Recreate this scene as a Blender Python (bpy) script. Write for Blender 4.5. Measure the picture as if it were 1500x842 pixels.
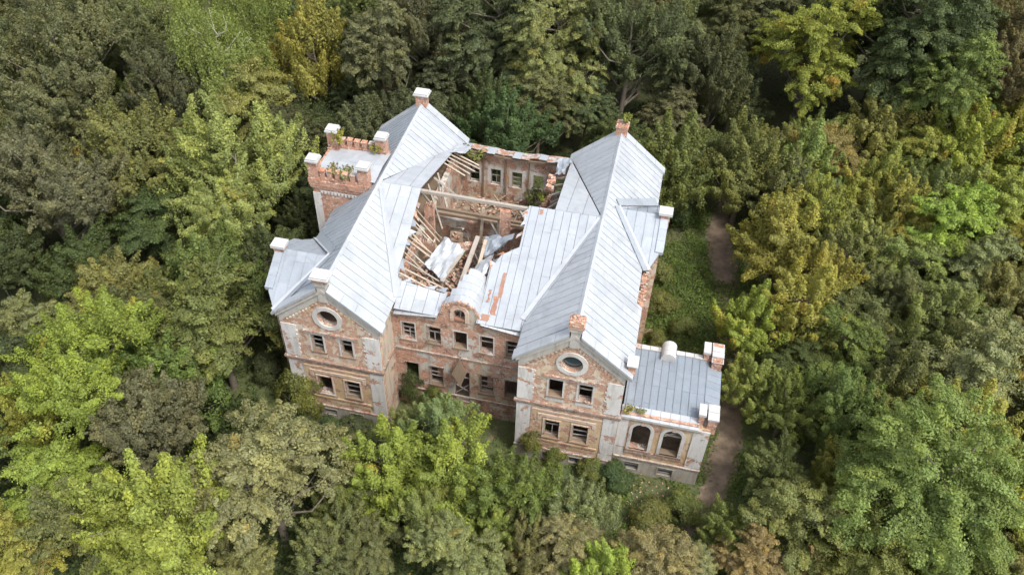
import bpy, bmesh, math, random
import numpy as np
from mathutils import Vector, Matrix
from mathutils.geometry import tessellate_polygon

for o in list(bpy.data.objects):
    bpy.data.objects.remove(o)
SC = bpy.context.scene
COL = SC.collection
RND = random.Random(7)
GZ = -0.9                                   # ground level

# ------------------------------------------------------------------ camera, sky, sun, exposure
cam = bpy.data.cameras.new('camera')
cam_o = bpy.data.objects.new('camera', cam)
COL.objects.link(cam_o)
cam.sensor_width = 36.0
cam.lens = 36.0 * 1256.13 / 1500.0
cam.clip_end = 1500
cr = Vector((0.97618979, 0.21511666, 0.02789829))
cu = Vector((-0.16946688, 0.67603017, 0.71712216))
cd = Vector((-0.13540483, 0.70477517, -0.6963889))
m = Matrix((cr, cu, -cd)).transposed().to_4x4()
m.translation = Vector((25.542, -40.357, 57.638))
cam_o.matrix_world = m
SC.camera = cam_o

SUN_EL, SUN_AZ = 58.0, 122.0                 # azimuth measured clockwise from +Y
w = bpy.data.worlds.new('World')
SC.world = w
w.use_nodes = True
nt = w.node_tree
sky = nt.nodes.new('ShaderNodeTexSky')
sky.sky_type = 'NISHITA'
sky.sun_disc = False
sky.sun_elevation = math.radians(SUN_EL)
sky.sun_rotation = math.radians(SUN_AZ)
sky.air_density = 1.0
sky.dust_density = 3.0
sky.ozone_density = 1.0
hs = nt.nodes.new('ShaderNodeHueSaturation')    # thin cloud cover: a whiter sky
hs.inputs['Saturation'].default_value = .35
nt.links.new(sky.outputs[0], hs.inputs['Color'])
nt.links.new(hs.outputs[0], nt.nodes['Background'].inputs[0])
nt.nodes['Background'].inputs[1].default_value = 0.15
sl = bpy.data.lights.new('sun', 'SUN')
sl.energy = 1.5
sl.angle = math.radians(10)
sl.color = (1.0, 0.95, 0.87)
so = bpy.data.objects.new('sun', sl)
COL.objects.link(so)
sd = Vector((math.sin(math.radians(SUN_AZ)) * math.cos(math.radians(SUN_EL)),
             math.cos(math.radians(SUN_AZ)) * math.cos(math.radians(SUN_EL)), math.sin(math.radians(SUN_EL))))
so.rotation_euler = sd.to_track_quat('Z', 'Y').to_euler()
so.location = (60, 60, 90)
SC.view_settings.view_transform = 'Standard'
SC.view_settings.look = 'None'
SC.view_settings.gamma = 1
SC.view_settings.exposure = 1.1
SC.render.engine = 'CYCLES'
SC.cycles.max_bounces = 6
SC.cycles.transparent_max_bounces = 4

# ------------------------------------------------------------------ materials
MATS = {}

def new_mat(name):
    mt = bpy.data.materials.new(name)
    mt.use_nodes = True
    MATS[name] = mt
    return mt, mt.node_tree.nodes, mt.node_tree.links

def N(nodes, t, **kw):
    n = nodes.new(t)
    for k, v in kw.items():
        setattr(n, k, v)
    return n

def noise(nodes, links, vec, scale, detail=4, rough=.6, dist=0):
    n = nodes.new('ShaderNodeTexNoise')
    n.inputs['Scale'].default_value = scale
    n.inputs['Detail'].default_value = detail
    n.inputs['Roughness'].default_value = rough
    n.inputs['Distortion'].default_value = dist
    if vec is not None:
        links.new(vec, n.inputs['Vector'])
    return n.outputs['Fac']

def ramp(nodes, links, fac, stops):
    r = nodes.new('ShaderNodeValToRGB')
    e = r.color_ramp.elements
    while len(e) > len(stops):
        e.remove(e[-1])
    while len(e) < len(stops):
        e.new(0.5)
    for q, (p, c) in zip(e, stops):
        q.position = p
        q.color = (c[0], c[1], c[2], 1) if isinstance(c, tuple) else (c, c, c, 1)
    links.new(fac, r.inputs[0])
    return r.outputs[0]

def mix(nodes, links, fac, a, b, mode='MIX'):
    n = nodes.new('ShaderNodeMix')
    n.data_type = 'RGBA'
    n.blend_type = mode
    for sock, v in ((n.inputs[0], fac), (n.inputs[6], a), (n.inputs[7], b)):
        if hasattr(v, 'is_output'):
            links.new(v, sock)
        elif isinstance(v, (int, float)):
            sock.default_value = v if sock.type == 'VALUE' else (v, v, v, 1)
        else:
            sock.default_value = (v[0], v[1], v[2], 1)
    return n.outputs[2]

def math_n(nodes, links, op, a, b=0.0):
    n = nodes.new('ShaderNodeMath')
    n.operation = op
    for s, v in ((n.inputs[0], a), (n.inputs[1], b)):
        if hasattr(v, 'is_output'):
            links.new(v, s)
        else:
            s.default_value = v
    return n.outputs[0]

def bump(nodes, links, h, strength, dist, bsdf):
    b = nodes.new('ShaderNodeBump')
    b.inputs['Strength'].default_value = strength
    b.inputs['Distance'].default_value = dist
    links.new(h, b.inputs['Height'])
    links.new(b.outputs[0], bsdf.inputs['Normal'])

def world_pos(nodes):
    return nodes.new('ShaderNodeNewGeometry').outputs['Position']

def wall_vec(nodes, links):
    """(x+y, z) so that brick courses run along any axis-aligned wall"""
    p = world_pos(nodes)
    s = nodes.new('ShaderNodeSeparateXYZ')
    links.new(p, s.inputs[0])
    c = nodes.new('ShaderNodeCombineXYZ')
    links.new(math_n(nodes, links, 'ADD', s.outputs[0], s.outputs[1]), c.inputs[0])
    links.new(s.outputs[2], c.inputs[1])
    return p, c.outputs[0]

def masonry(name, cover, plaster, plaster2, brick1, brick2, dirt=.5, scale=.55):
    """old brick with plaster coming away; cover = share of plaster left"""
    mt, n, l = new_mat(name)
    b = n['Principled BSDF']
    p, v = wall_vec(n, l)
    br = n.new('ShaderNodeTexBrick')
    l.new(v, br.inputs['Vector'])
    br.inputs['Scale'].default_value = 1.0
    br.inputs['Brick Width'].default_value = .27
    br.inputs['Row Height'].default_value = .085
    br.inputs['Mortar Size'].default_value = .010
    br.inputs['Color1'].default_value = (*brick1, 1)
    br.inputs['Color2'].default_value = (*brick2, 1)
    br.inputs['Mortar'].default_value = (.42, .37, .32, 1)
    mott = noise(n, l, p, 3.2, 6, .7)
    bc = mix(n, l, ramp(n, l, mott, [(.42, 0.0), (.72, .6)]), br.outputs['Color'], (.54, .39, .28))
    soot = noise(n, l, p, 1.3, 5, .65)
    bc = mix(n, l, ramp(n, l, soot, [(.5, 0.0), (.66, .75)]), bc, (.11, .07, .055))
    spl = noise(n, l, p, 5.0, 5, .7)
    bc = mix(n, l, ramp(n, l, spl, [(.55, 0.0), (.62, .85)]), bc, (.60, .54, .47))
    # plaster
    pn = noise(n, l, p, .45, 5, .6)
    pc = mix(n, l, ramp(n, l, pn, [(.42, 0.0), (.6, 1.0)]), plaster, plaster2)
    st = n.new('ShaderNodeMapping')
    st.inputs['Scale'].default_value = (1.6, 1.6, .22)
    l.new(p, st.inputs['Vector'])
    streak = noise(n, l, st.outputs[0], 1.6, 6, .7)
    pc = mix(n, l, ramp(n, l, streak, [(.48, 0.0), (.72, dirt)]), pc, (.19, .165, .14))
    fine = noise(n, l, p, 11, 4, .7)
    pc = mix(n, l, ramp(n, l, fine, [(.4, 0.0), (.8, .35)]), pc, (.33, .29, .25))
    # loss mask
    big = noise(n, l, p, scale, 9, .66, .4)
    t = .5 + (.5 - cover) * .42
    mask = ramp(n, l, big, [(max(0, t - .012), 0.0), (min(1, t + .012), 1.0)])
    col = mix(n, l, mask, bc, pc)
    l.new(col, b.inputs['Base Color'])
    b.inputs['Roughness'].default_value = .92
    b.inputs['Specular IOR Level'].default_value = .2
    h = math_n(n, l, 'ADD', math_n(n, l, 'MULTIPLY', mask, 1.2), math_n(n, l, 'MULTIPLY', br.outputs['Fac'], -.5))
    h = math_n(n, l, 'ADD', h, math_n(n, l, 'MULTIPLY', fine, .5))
    bump(n, l, h, .6, .03, b)
    return mt

WHITE, GREYP, OCHRE = (.62, .61, .595), (.45, .43, .41), (.50, .34, .185)
BR1, BR2 = (.34, .145, .092), (.45, .235, .150)
masonry('facade_brick', .47, (.60, .52, .43), (.56, .42, .27), BR1, BR2, .5, 1.3)
masonry('facade_ochre', .52, OCHRE, (.58, .45, .30), BR1, BR2, .45, 1.1)
masonry('facade_white', .68, WHITE, (.57, .555, .54), BR1, BR2, .55, .9)
masonry('facade_grey', .88, GREYP, (.40, .38, .35), BR1, BR2, .7, .9)
masonry('court_wall', .42, (.50, .475, .44), (.47, .39, .27), (.35, .125, .075), (.46, .21, .12), .75, .8)
masonry('court_side', .66, (.56, .44, .32), (.50, .43, .35), BR1, BR2, .8, .6)
masonry('interior_wall', .47, (.58, .555, .51), (.45, .36, .25), (.36, .15, .09), (.42, .2, .12), .8, .8)
masonry('brickwork', .12, (.6, .57, .53), GREYP, (.37, .135, .075), (.45, .20, .12), .3, 1.2)
masonry('rubble_brick', .25, (.5, .46, .4), GREYP, (.34, .13, .08), (.46, .25, .16), .4, 2.0)
masonry('worn_trim', .42, (.46, .43, .40), (.30, .24, .20), (.24, .115, .085), (.30, .165, .12), .85, 1.6)
masonry('dark_trim', .40, (.30, .26, .235), (.22, .175, .145), (.20, .10, .075), (.26, .15, .11), .8, 1.6)
masonry('white_trim', .80, (.58, .57, .55), (.48, .46, .44), BR1, BR2, .4, 1.6)
masonry('pink_trim', .66, (.60, .50, .43), (.55, .38, .26), BR1, BR2, .4, 1.6)
masonry('plinth', .75, (.38, .35, .31), (.30, .275, .235), (.3, .16, .11), (.36, .23, .17), .8, 1.0)

def metal(name, base, tint2, rough=.42, rust=.0, metallic=.12):
    mt, n, l = new_mat(name)
    b = n['Principled BSDF']
    p = world_pos(n)
    oi = n.new('ShaderNodeObjectInfo')
    c = mix(n, l, oi.outputs['Random'], base, tint2)
    blot = noise(n, l, p, 1.1, 6, .65)
    c = mix(n, l, ramp(n, l, blot, [(.42, 0.0), (.75, .55)]), c, tuple(x * .72 for x in base))
    sp = noise(n, l, p, 6.5, 5, .7)
    c = mix(n, l, ramp(n, l, sp, [(.56, 0.0), (.74, .4)]), c, (.46, .44, .41))
    gm = noise(n, l, p, .42, 7, .7, .6)
    c = mix(n, l, ramp(n, l, gm, [(.50, 0.0), (.64, .5)]), c, tuple(x * .66 for x in base))
    ck = noise(n, l, p, 14, 4, .7)
    c = mix(n, l, ramp(n, l, ck, [(.62, 0.0), (.72, .5)]), c, (.25, .22, .19))
    rn = noise(n, l, p, 1.9, 8, .72)
    t = .76 - rust * .36
    rm = ramp(n, l, rn, [(t - .02, 0.0), (t + .03, 1.0)])
    c = mix(n, l, rm, c, mix(n, l, sp, (.30, .13, .07), (.42, .24, .16)))
    l.new(c, b.inputs['Base Color'])
    b.inputs['Metallic'].default_value = metallic
    l.new(ramp(n, l, blot, [(.3, rough - .1), (.7, rough + .16)]), b.inputs['Roughness'])
    h = noise(n, l, p, 1.7, 3, .5)
    bump(n, l, h, .35, .06, b)
    return mt

metal('zinc_white', (.425, .45, .48), (.37, .395, .43))
metal('zinc_mid', (.365, .395, .435), (.325, .355, .395))  # duller copy: dimmer light on the middle roof put into the colour
metal('zinc_blue', (.325, .36, .405), (.285, .32, .365))  # darker copy: shade on side gables and outer slope put into the colour
metal('zinc_slate', (.235, .27, .315), (.205, .24, .28), .45)
metal('zinc_dull', (.30, .335, .375), (.27, .30, .34), .5)
metal('zinc_rusty', (.48, .48, .48), (.42, .42, .42), .5, .75)
metal('rust_sheet', (.30, .165, .115), (.26, .125, .08), .7, .55, .0)
metal('cap_white', (.50, .50, .495), (.42, .42, .41), .6, .22, .0)

def wood(name, a, c, rough=.85):
    mt, n, l = new_mat(name)
    b = n['Principled BSDF']
    tc = n.new('ShaderNodeTexCoord')
    mp = n.new('ShaderNodeMapping')
    mp.inputs['Scale'].default_value = (1, 14, 14)
    l.new(tc.outputs['Object'], mp.inputs['Vector'])
    g = noise(n, l, mp.outputs[0], 1.5, 6, .65)
    oi = n.new('ShaderNodeObjectInfo')
    k = mix(n, l, ramp(n, l, g, [(.3, 0.0), (.7, 1.0)]), a, c)
    k = mix(n, l, math_n(n, l, 'MULTIPLY', oi.outputs['Random'], .5), k, tuple(x * .45 for x in a))
    p = world_pos(n)
    s = noise(n, l, p, 1.8, 5, .6)
    k = mix(n, l, ramp(n, l, s, [(.5, 0.0), (.75, .5)]), k, (.10, .08, .06))
    l.new(k, b.inputs['Base Color'])
    b.inputs['Roughness'].default_value = rough
    bump(n, l, g, .4, .02, b)
    return mt

wood('board_pale', (.45, .37, .28), (.53, .45, .36))
wood('timber_grey', (.34, .30, .255), (.44, .40, .35))
wood('timber_brown', (.20, .14, .09), (.27, .20, .14))
wood('timber_worn', (.30, .235, .17), (.38, .31, .235))
wood('roof_deck', (.13, .10, .075), (.19, .15, .11))
wood('sash_wood', (.30, .27, .24), (.40, .37, .34))

def plain(name, c, rough=.9, var=.4, scale=2.0):
    mt, n, l = new_mat(name)
    b = n['Principled BSDF']
    p = world_pos(n)
    a = noise(n, l, p, scale, 6, .65)
    l.new(mix(n, l, ramp(n, l, a, [(.3, 0.0), (.7, 1.0)]), tuple(x * (1 - var) for x in c), tuple(min(1, x * (1 + var)) for x in c)), b.inputs['Base Color'])
    b.inputs['Roughness'].default_value = rough
    bump(n, l, a, .5, .05, b)
    return mt

plain('rubble_floor', (.21, .16, .115), .95, .5, 1.6)
plain('bark', (.14, .115, .09), .95, .4, 4)
plain('bark_birch', (.45, .43, .40), .9, .4, 4)
plain('dirt', (.15, .112, .08), .95, .5, 1.0)
plain('black_paper', (.035, .032, .03), .8, .3, 3)

mt, n, l = new_mat('glass')
b = n['Principled BSDF']
b.inputs['Base Color'].default_value = (.05, .07, .08, 1)
b.inputs['Roughness'].default_value = .08
b.inputs['Specular IOR Level'].default_value = .8

# forest floor: leaf litter, moss, grass
mt, n, l = new_mat('forest_floor')
b = n['Principled BSDF']
p = world_pos(n)
a = noise(n, l, p, .22, 8, .65)
c1 = mix(n, l, ramp(n, l, a, [(.38, 0.0), (.6, 1.0)]), (.085, .075, .04), (.055, .085, .025))
a2 = noise(n, l, p, 2.6, 6, .7)
c1 = mix(n, l, ramp(n, l, a2, [(.35, 0.0), (.75, 1.0)]), c1, (.11, .12, .045))
a3 = noise(n, l, p, .5, 7, .7)
c1 = mix(n, l, ramp(n, l, a3, [(.60, 0.0), (.68, .8)]), c1, (.17, .13, .09))
l.new(c1, b.inputs['Base Color'])
b.inputs['Roughness'].default_value = .95
bump(n, l, a2, .8, .15, b)

def leaf_mat(name, fixed=None):
    mt, n, l = new_mat(name)
    for q in list(n):
        n.remove(q)
    out = n.new('ShaderNodeOutputMaterial')
    at = n.new('ShaderNodeAttribute')
    at.attribute_name = 'leaf'
    sp = n.new('ShaderNodeSeparateColor')
    l.new(at.outputs['Color'], sp.inputs[0])
    oi = n.new('ShaderNodeObjectInfo')
    base = oi.outputs['Color'] if fixed is None else None
    # clusters that turn first: cluster value above 1 - alpha
    thr = math_n(n, l, 'SUBTRACT', 1.0, oi.outputs['Alpha'] if fixed is None else .012)
    msk = math_n(n, l, 'GREATER_THAN', sp.outputs[1], thr)
    msk = math_n(n, l, 'MULTIPLY', msk, math_n(n, l, 'ADD', .35, math_n(n, l, 'MULTIPLY', sp.outputs[2], .6)))
    col = mix(n, l, msk, base if base is not None else fixed, (.30, .205, .055))
    # each leaf a little bluer or yellower
    col = mix(n, l, math_n(n, l, 'MULTIPLY', sp.outputs[2], .38), col, mix(n, l, 1.0, col, (1.28, 1.12, .72), 'MULTIPLY'))
    # boughs of one tree differ too
    col = mix(n, l, math_n(n, l, 'MULTIPLY', math_n(n, l, 'POWER', sp.outputs[1], 1.6), .6), col, mix(n, l, 1.0, col, (1.38, 1.25, .85), 'MULTIPLY'))
    col = mix(n, l, 1.0, col, sp.outputs[0], 'MULTIPLY')
    d = n.new('ShaderNodeBsdfPrincipled')
    d.inputs['Roughness'].default_value = .62
    d.inputs['Specular IOR Level'].default_value = .35
    t = n.new('ShaderNodeBsdfTranslucent')
    l.new(col, d.inputs['Base Color'])
    l.new(mix(n, l, 1.0, col, (1.2, 1.2, .7), 'MULTIPLY'), t.inputs['Color'])
    ms = n.new('ShaderNodeMixShader')
    ms.inputs[0].default_value = .36
    l.new(d.outputs[0], ms.inputs[1])
    l.new(t.outputs[0], ms.inputs[2])
    l.new(ms.outputs[0], out.inputs[0])
    return mt

leaf_mat('leaf')
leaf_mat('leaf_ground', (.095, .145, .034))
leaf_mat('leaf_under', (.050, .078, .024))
for mt in MATS.values():                     # leaf cards and sheets need no extra displacement
    mt.displacement_method = 'BUMP'

# ------------------------------------------------------------------ mesh helpers
def link(o, parent=None):
    COL.objects.link(o)
    if parent is not None:
        o.parent = parent
        if parent.name == 'manor_house':     # parts are modelled in world coordinates
            o.matrix_parent_inverse = Matrix.Translation(-parent.location)
    return o

def mesh_obj(name, verts, faces, mat, parent=None, smooth=False, fix=True):
    me = bpy.data.meshes.new(name)
    me.from_pydata([tuple(v) for v in verts], [], faces)
    if fix:
        bm = bmesh.new()
        bm.from_mesh(me)
        bmesh.ops.recalc_face_normals(bm, faces=bm.faces)
        bm.to_mesh(me)
        bm.free()
    if smooth:
        me.polygons.foreach_set('use_smooth', [True] * len(me.polygons))
    me.materials.append(MATS[mat])
    return link(bpy.data.objects.new(name, me), parent)

class MB:
    def __init__(s):
        s.v, s.f = [], []
    def add(s, vs, fs):
        o = len(s.v)
        s.v += [tuple(v) for v in vs]
        s.f += [tuple(i + o for i in q) for q in fs]
        return s
    def hexa(s, c):                          # 8 corners: bottom 4, top 4
        return s.add(c, [(0, 3, 2, 1), (4, 5, 6, 7), (0, 1, 5, 4), (1, 2, 6, 5), (2, 3, 7, 6), (3, 0, 4, 7)])
    def box(s, x0, x1, y0, y1, z0, z1):
        return s.hexa([(x0, y0, z0), (x1, y0, z0), (x1, y1, z0), (x0, y1, z0), (x0, y0, z1), (x1, y0, z1), (x1, y1, z1), (x0, y1, z1)])
    def beam(s, a, b, wd, ht, roll=0.0):
        a, b = Vector(a), Vector(b)
        d = (b - a).normalized()
        side = d.cross(Vector((0, 0, 1)))
        if side.length < 1e-3:
            side = Vector((1, 0, 0))
        side.normalize()
        up = side.cross(d)
        side, up = side * math.cos(roll) + up * math.sin(roll), up * math.cos(roll) - side * math.sin(roll)
        c = []
        for p in (a, b):
            for q, r in ((-1, -1), (1, -1), (1, 1), (-1, 1)):
                c.append(p + side * q * wd / 2 + up * r * ht / 2)
        return s.hexa(c)
    def prism(s, poly, f0, f1):              # polygon given by two mapping functions
        k = len(poly)
        vs = [f0(*q) for q in poly] + [f1(*q) for q in poly]
        fs = [tuple(range(k)), tuple(range(2 * k - 1, k - 1, -1))] + [(i, (i + 1) % k, k + (i + 1) % k, k + i) for i in range(k)]
        return s.add(vs, fs)
    def build(s, name, mat, parent=None, smooth=False):
        return mesh_obj(name, s.v, s.f, mat, parent, smooth)

def tag(o, label, cat, group=None, kind=None):
    if label:
        o['label'] = label
    if cat:
        o['category'] = cat
    if group:
        o['group'] = group
    if kind:
        o['kind'] = kind
    return o

def empty(name, loc=(0, 0, 0)):
    o = bpy.data.objects.new(name, None)
    o.location = loc
    o.empty_display_size = .5
    return link(o)

def mapper(axis, pos, out):
    if axis == 'x':
        return lambda u, z, w_: (u, pos + out * w_, z)
    return lambda u, z, w_: (pos + out * w_, u, z)

def mbox(mb, M, u0, u1, z0, z1, w0, w1):
    return mb.hexa([M(u0, z0, w0), M(u1, z0, w0), M(u1, z0, w1), M(u0, z0, w1), M(u0, z1, w0), M(u1, z1, w0), M(u1, z1, w1), M(u0, z1, w1)])

def wall(name, outer, holes, M, thick, mat, parent):
    """wall slab with real openings: outer face at w = 0, inner at w = -thick"""
    loops = [outer] + holes
    tri = tessellate_polygon([[Vector((a, b, 0)) for a, b in lp] for lp in loops])
    flat = [q for lp in loops for q in lp]
    k = len(flat)
    vs = [M(a, b, 0) for a, b in flat] + [M(a, b, -thick) for a, b in flat]
    fs = [tuple(t) for t in tri] + [tuple(i + k for i in reversed(t)) for t in tri]
    o = 0
    for lp in loops:
        c = len(lp)
        fs += [(o + i, o + (i + 1) % c, k + o + (i + 1) % c, k + o + i) for i in range(c)]
        o += c
    return mesh_obj(name, vs, fs, mat, parent)

def rect(u0, u1, z0, z1):
    return [(u0, z0), (u1, z0), (u1, z1), (u0, z1)]

def arch(u0, u1, z0, z1, n_=10):
    r = (u1 - u0) / 2
    rise = min(r, (z1 - z0) * .6)
    c = (u0 + u1) / 2
    return [(u0, z0), (u1, z0)] + [(c + r * math.cos(t), z1 - rise + rise * math.sin(t)) for t in [math.pi * i / n_ for i in range(n_ + 1)]]

def ellipse(c, z, a, b_, n_=28):
    return [(c + a * math.cos(2 * math.pi * i / n_), z + b_ * math.sin(2 * math.pi * i / n_)) for i in range(n_)]

def ring(mb, M, inner, outer, w0, w1):
    k = len(inner)
    vs = []
    for lp, w_ in ((inner, w1), (outer, w1), (inner, w0), (outer, w0)):
        vs += [M(a, b_, w_) for a, b_ in lp]
    fs = []
    for i in range(k):
        j = (i + 1) % k
        fs += [(i, j, k + j, k + i), (i, 2 * k + i, 2 * k + j, j), (k + i, k + j, 3 * k + j, 3 * k + i), (2 * k + i, 3 * k + i, 3 * k + j, 2 * k + j)]
    return mb.add(vs, fs)

def clip(poly, ax, val, keep_less):
    out = []
    for i in range(len(poly)):
        a, b_ = poly[i], poly[(i + 1) % len(poly)]
        ia = (a[ax] <= val) == keep_less
        ib = (b_[ax] <= val) == keep_less
        if ia:
            out.append(a)
        if ia != ib and abs(b_[ax] - a[ax]) > 1e-9:
            t = (val - a[ax]) / (b_[ax] - a[ax])
            out.append((a[0] + t * (b_[0] - a[0]), a[1] + t * (b_[1] - a[1])))
    return out

def area(p):
    return abs(sum(p[i][0] * p[(i + 1) % len(p)][1] - p[(i + 1) % len(p)][0] * p[i][1] for i in range(len(p)))) / 2

def roof_slope(parent, polys, P0, S, T, ds, dt, mat, rib=True, h0=.05, stagger=True, seed=0, deckmat='roof_deck', off=0.0):
    """deck of boards with one metal sheet object for each bay between seams"""
    rn = random.Random(seed)
    P0, S, T = Vector(P0), Vector(S).normalized(), Vector(T).normalized()
    Nn = S.cross(T).normalized()
    if Nn.z < 0:
        Nn = -Nn
    deck = MB()
    for q in polys:
        deck.prism(q, lambda a, b_: P0 + S * a + T * b_, lambda a, b_: P0 + S * a + T * b_ - Nn * .07)
    dk = deck.build('roof_slope', deckmat, parent)
    g = .016
    for q in polys:
        s0, s1 = min(a for a, _ in q), max(a for a, _ in q)
        t0, t1 = min(b_ for _, b_ in q), max(b_ for _, b_ in q)
        for k in range(int(math.floor((s0 - off) / ds)), int(math.ceil((s1 - off) / ds))):
            a0, a1 = off + k * ds, off + (k + 1) * ds
            strip = clip(clip(q, 0, a0 + g, False), 0, a1 - g, True)
            if len(strip) < 3 or area(strip) < .01:
                continue
            r2 = random.Random(k * 131 + seed)
            o2 = r2.uniform(0, dt) if stagger else 0
            for j in range(int(math.floor((t0 - o2) / dt)), int(math.ceil((t1 - o2) / dt)) + 1):
                pc = clip(clip(strip, 1, o2 + j * dt + g * .22, False), 1, o2 + (j + 1) * dt - g * .22, True) if len(strip) > 2 else []
                if len(pc) < 3 or area(pc) < .012:
                    continue
                h = h0 + rn.uniform(0, .02)
                tl = rn.uniform(-.006, .006)
                mb = MB()
                fm = lambda a, b_: P0 + S * a + T * b_ + Nn * (h + tl * (b_ - pc[0][1]))
                mb.prism(pc, fm, lambda a, b_: P0 + S * a + T * b_ + Nn * .012)
                if rib:
                    e = [b_ for a, b_ in pc if a < a0 + g + .004]
                    if len(e) > 1 and max(e) - min(e) > .05:
                        mb.prism([(a0 - g * .7, min(e)), (a0 + g * 2.0, min(e)), (a0 + g * 2.0, max(e)), (a0 - g * .7, max(e))],
                                 lambda a, b_: P0 + S * a + T * b_ + Nn * (h0 + .065), lambda a, b_: P0 + S * a + T * b_ + Nn * .02)
                mb.build('roof_sheet', mat, dk)
    return dk
# ------------------------------------------------------------------ ground, path
def ground_h(x, y):
    d = max(0.0, max(abs(x - 16) - 24, abs(y - 12) - 22))
    k = min(1.0, d / 15.0)
    return GZ + k * (.8 * math.sin(x * .06 + 1) * math.cos(y * .05) + .35 * math.sin(x * .17 + y * .13))

gv, gf = [], []
NG = 120
for j in range(NG + 1):
    for i in range(NG + 1):
        # finer near the house
        a, c = (i / NG * 2 - 1), (j / NG * 2 - 1)
        x = 15 + 380 * (abs(a) ** 1.8) * (1 if a > 0 else -1)
        y = 25 + 380 * (abs(c) ** 1.8) * (1 if c > 0 else -1)
        gv.append((x, y, ground_h(x, y)))
for j in range(NG):
    for i in range(NG):
        q = j * (NG + 1) + i
        gf.append((q, q + 1, q + NG + 2, q + NG + 1))
tag(mesh_obj('ground', gv, gf, 'forest_floor', None, True), None, None, kind='structure')

PATH = [(30.4, -10.5, 0.52), (32.0, -5.5, 0.55), (33.6, -2.4, .9), (34.9, 0.5, 1.05), (35.6, 5.0, 1.2), (35.6, 9.0, 1.1), (35.3, 13.0, 0.81), (34.9, 18.0, 0.81),
        (34.6, 23.0, 0.96), (34.2, 28.0, 1.41), (33.6, 32.5, 1.33), (34.2, 38.0, 0.89), (36.0, 46.0, 0.81)]
pv, pf = [], []
rn = random.Random(4)
pts = []
for i in range(len(PATH) - 1):
    for k in range(8):
        t = k / 8
        pts.append(tuple(PATH[i][c] * (1 - t) + PATH[i + 1][c] * t for c in range(3)))
for i, (x, y, hw) in enumerate(pts):
    jl, jr = hw + rn.uniform(-.25, .25), hw + rn.uniform(-.25, .25)
    for q in (-jl, -jl * .4, jr * .4, jr):
        pv.append((x + q, y + rn.uniform(-.1, .1), ground_h(x + q, y) + .012 + (.01 if abs(q) < jl * .6 else 0)))
for i in range(len(pts) - 1):
    for k in range(3):
        pf.append((i * 4 + k, i * 4 + k + 1, i * 4 + k + 5, i * 4 + k + 4))
tag(mesh_obj('dirt_path', pv, pf, 'dirt', None, True), None, None, kind='structure')

# ------------------------------------------------------------------ the ruined house
H = empty('manor_house', (13, 12, GZ))
tag(H, 'ruined two-storey brick manor with pale sheet metal roofs and a collapsed middle roof', 'house')

def build(mb, name, mat, parent=H, smooth=False):
    return mb.build(name, mat, parent, smooth)

W, R0, R1, D = 7.8, 18.5, 26.3, 25.14
HR, MS = 14.56, .838
LS = math.sqrt(1 + MS * MS)
YM, ZB = 12.74, GZ - .3

def window(M, u0, u1, z0, z1, seed, casing='white_trim', wd=.13, proud=.05, deep=.24, sill=True, shape=None, bars=True, pane=None, parent=H):
    rn = random.Random(seed)
    mb = MB()
    if shape is None:
        mbox(mb, M, u0 - wd, u0, z0 - .02, z1 + wd, -.04, proud)
        mbox(mb, M, u1, u1 + wd, z0 - .02, z1 + wd, -.04, proud)
        mbox(mb, M, u0, u1, z1, z1 + wd, -.04, proud - .006)
    else:
        big = arch(u0 - wd, u1 + wd, z0, z1 + wd, len(shape) - 3)
        ring(mb, M, shape, big, -.04, proud)
    wobj = mb.build('window', casing, parent)
    if sill:
        s_ = MB()
        mbox(s_, M, u0 - wd - .05, u1 + wd + .05, z0 - .14, z0 - .025, -.03, proud + .07)
        mbox(s_, M, u0 + .004, u1 - .004, z0 - .02, z0 + .03, -.54, -.01)  # dark board over the reveal stands in for shade inside the opening
        s_.build('sill', 'timber_brown' if seed % 3 else 'worn_trim', wobj)
    if bars and rn.random() < .8:
        f = MB()
        t = .07
        if shape is None:
            mbox(f, M, u0, u0 + t, z0, z1, -deep - .07, -deep)
            mbox(f, M, u1 - t, u1, z0, z1, -deep - .07, -deep)
            mbox(f, M, u0 + t, u1 - t, z1 - t, z1, -deep - .066, -deep - .004)
            mbox(f, M, u0 + t, u1 - t, z0, z0 + t, -deep - .066, -deep - .004)
        zt = z0 + (z1 - z0) * rn.uniform(.50, .62)
        mbox(f, M, u0 + (t if shape is None else 0), u1 - (t if shape is None else 0), zt, zt + .09, -deep - .062, -deep + .01)
        if rn.random() < .6:
            z2 = z0 + (z1 - z0) * rn.uniform(.22, .36)
            f.beam(M(u0 + .03, z2 + rn.uniform(-.12, .12), -deep - .03), M(u1 - .03, z2, -deep - .03), .06, .07)
        if rn.random() < .45:
            um = (u0 + u1) / 2 + rn.uniform(-.05, .05)
            mbox(f, M, um - .035, um + .035, z0 + t, zt, -deep - .058, -deep - .01)
        f.build('sash_frame', 'sash_wood', wobj)
    if pane:
        g_ = MB()
        mbox(g_, M, u0 + .005, u1 - .005, pane[0], pane[1], -deep - .04, -deep - .03)
        g_.build('pane', 'glass', wobj)  # dark sheet standing in for the shaded depth of the basement openings
    return wobj

def trim(name, M, u0, u1, z0, z1, proud, mat, embed=.03):
    mb = MB()
    mbox(mb, M, u0, u1, z0, z1, -embed, proud)
    return build(mb, name, mat)

def roofz(x, xr):
    return HR - MS * abs(x - xr)

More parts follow.
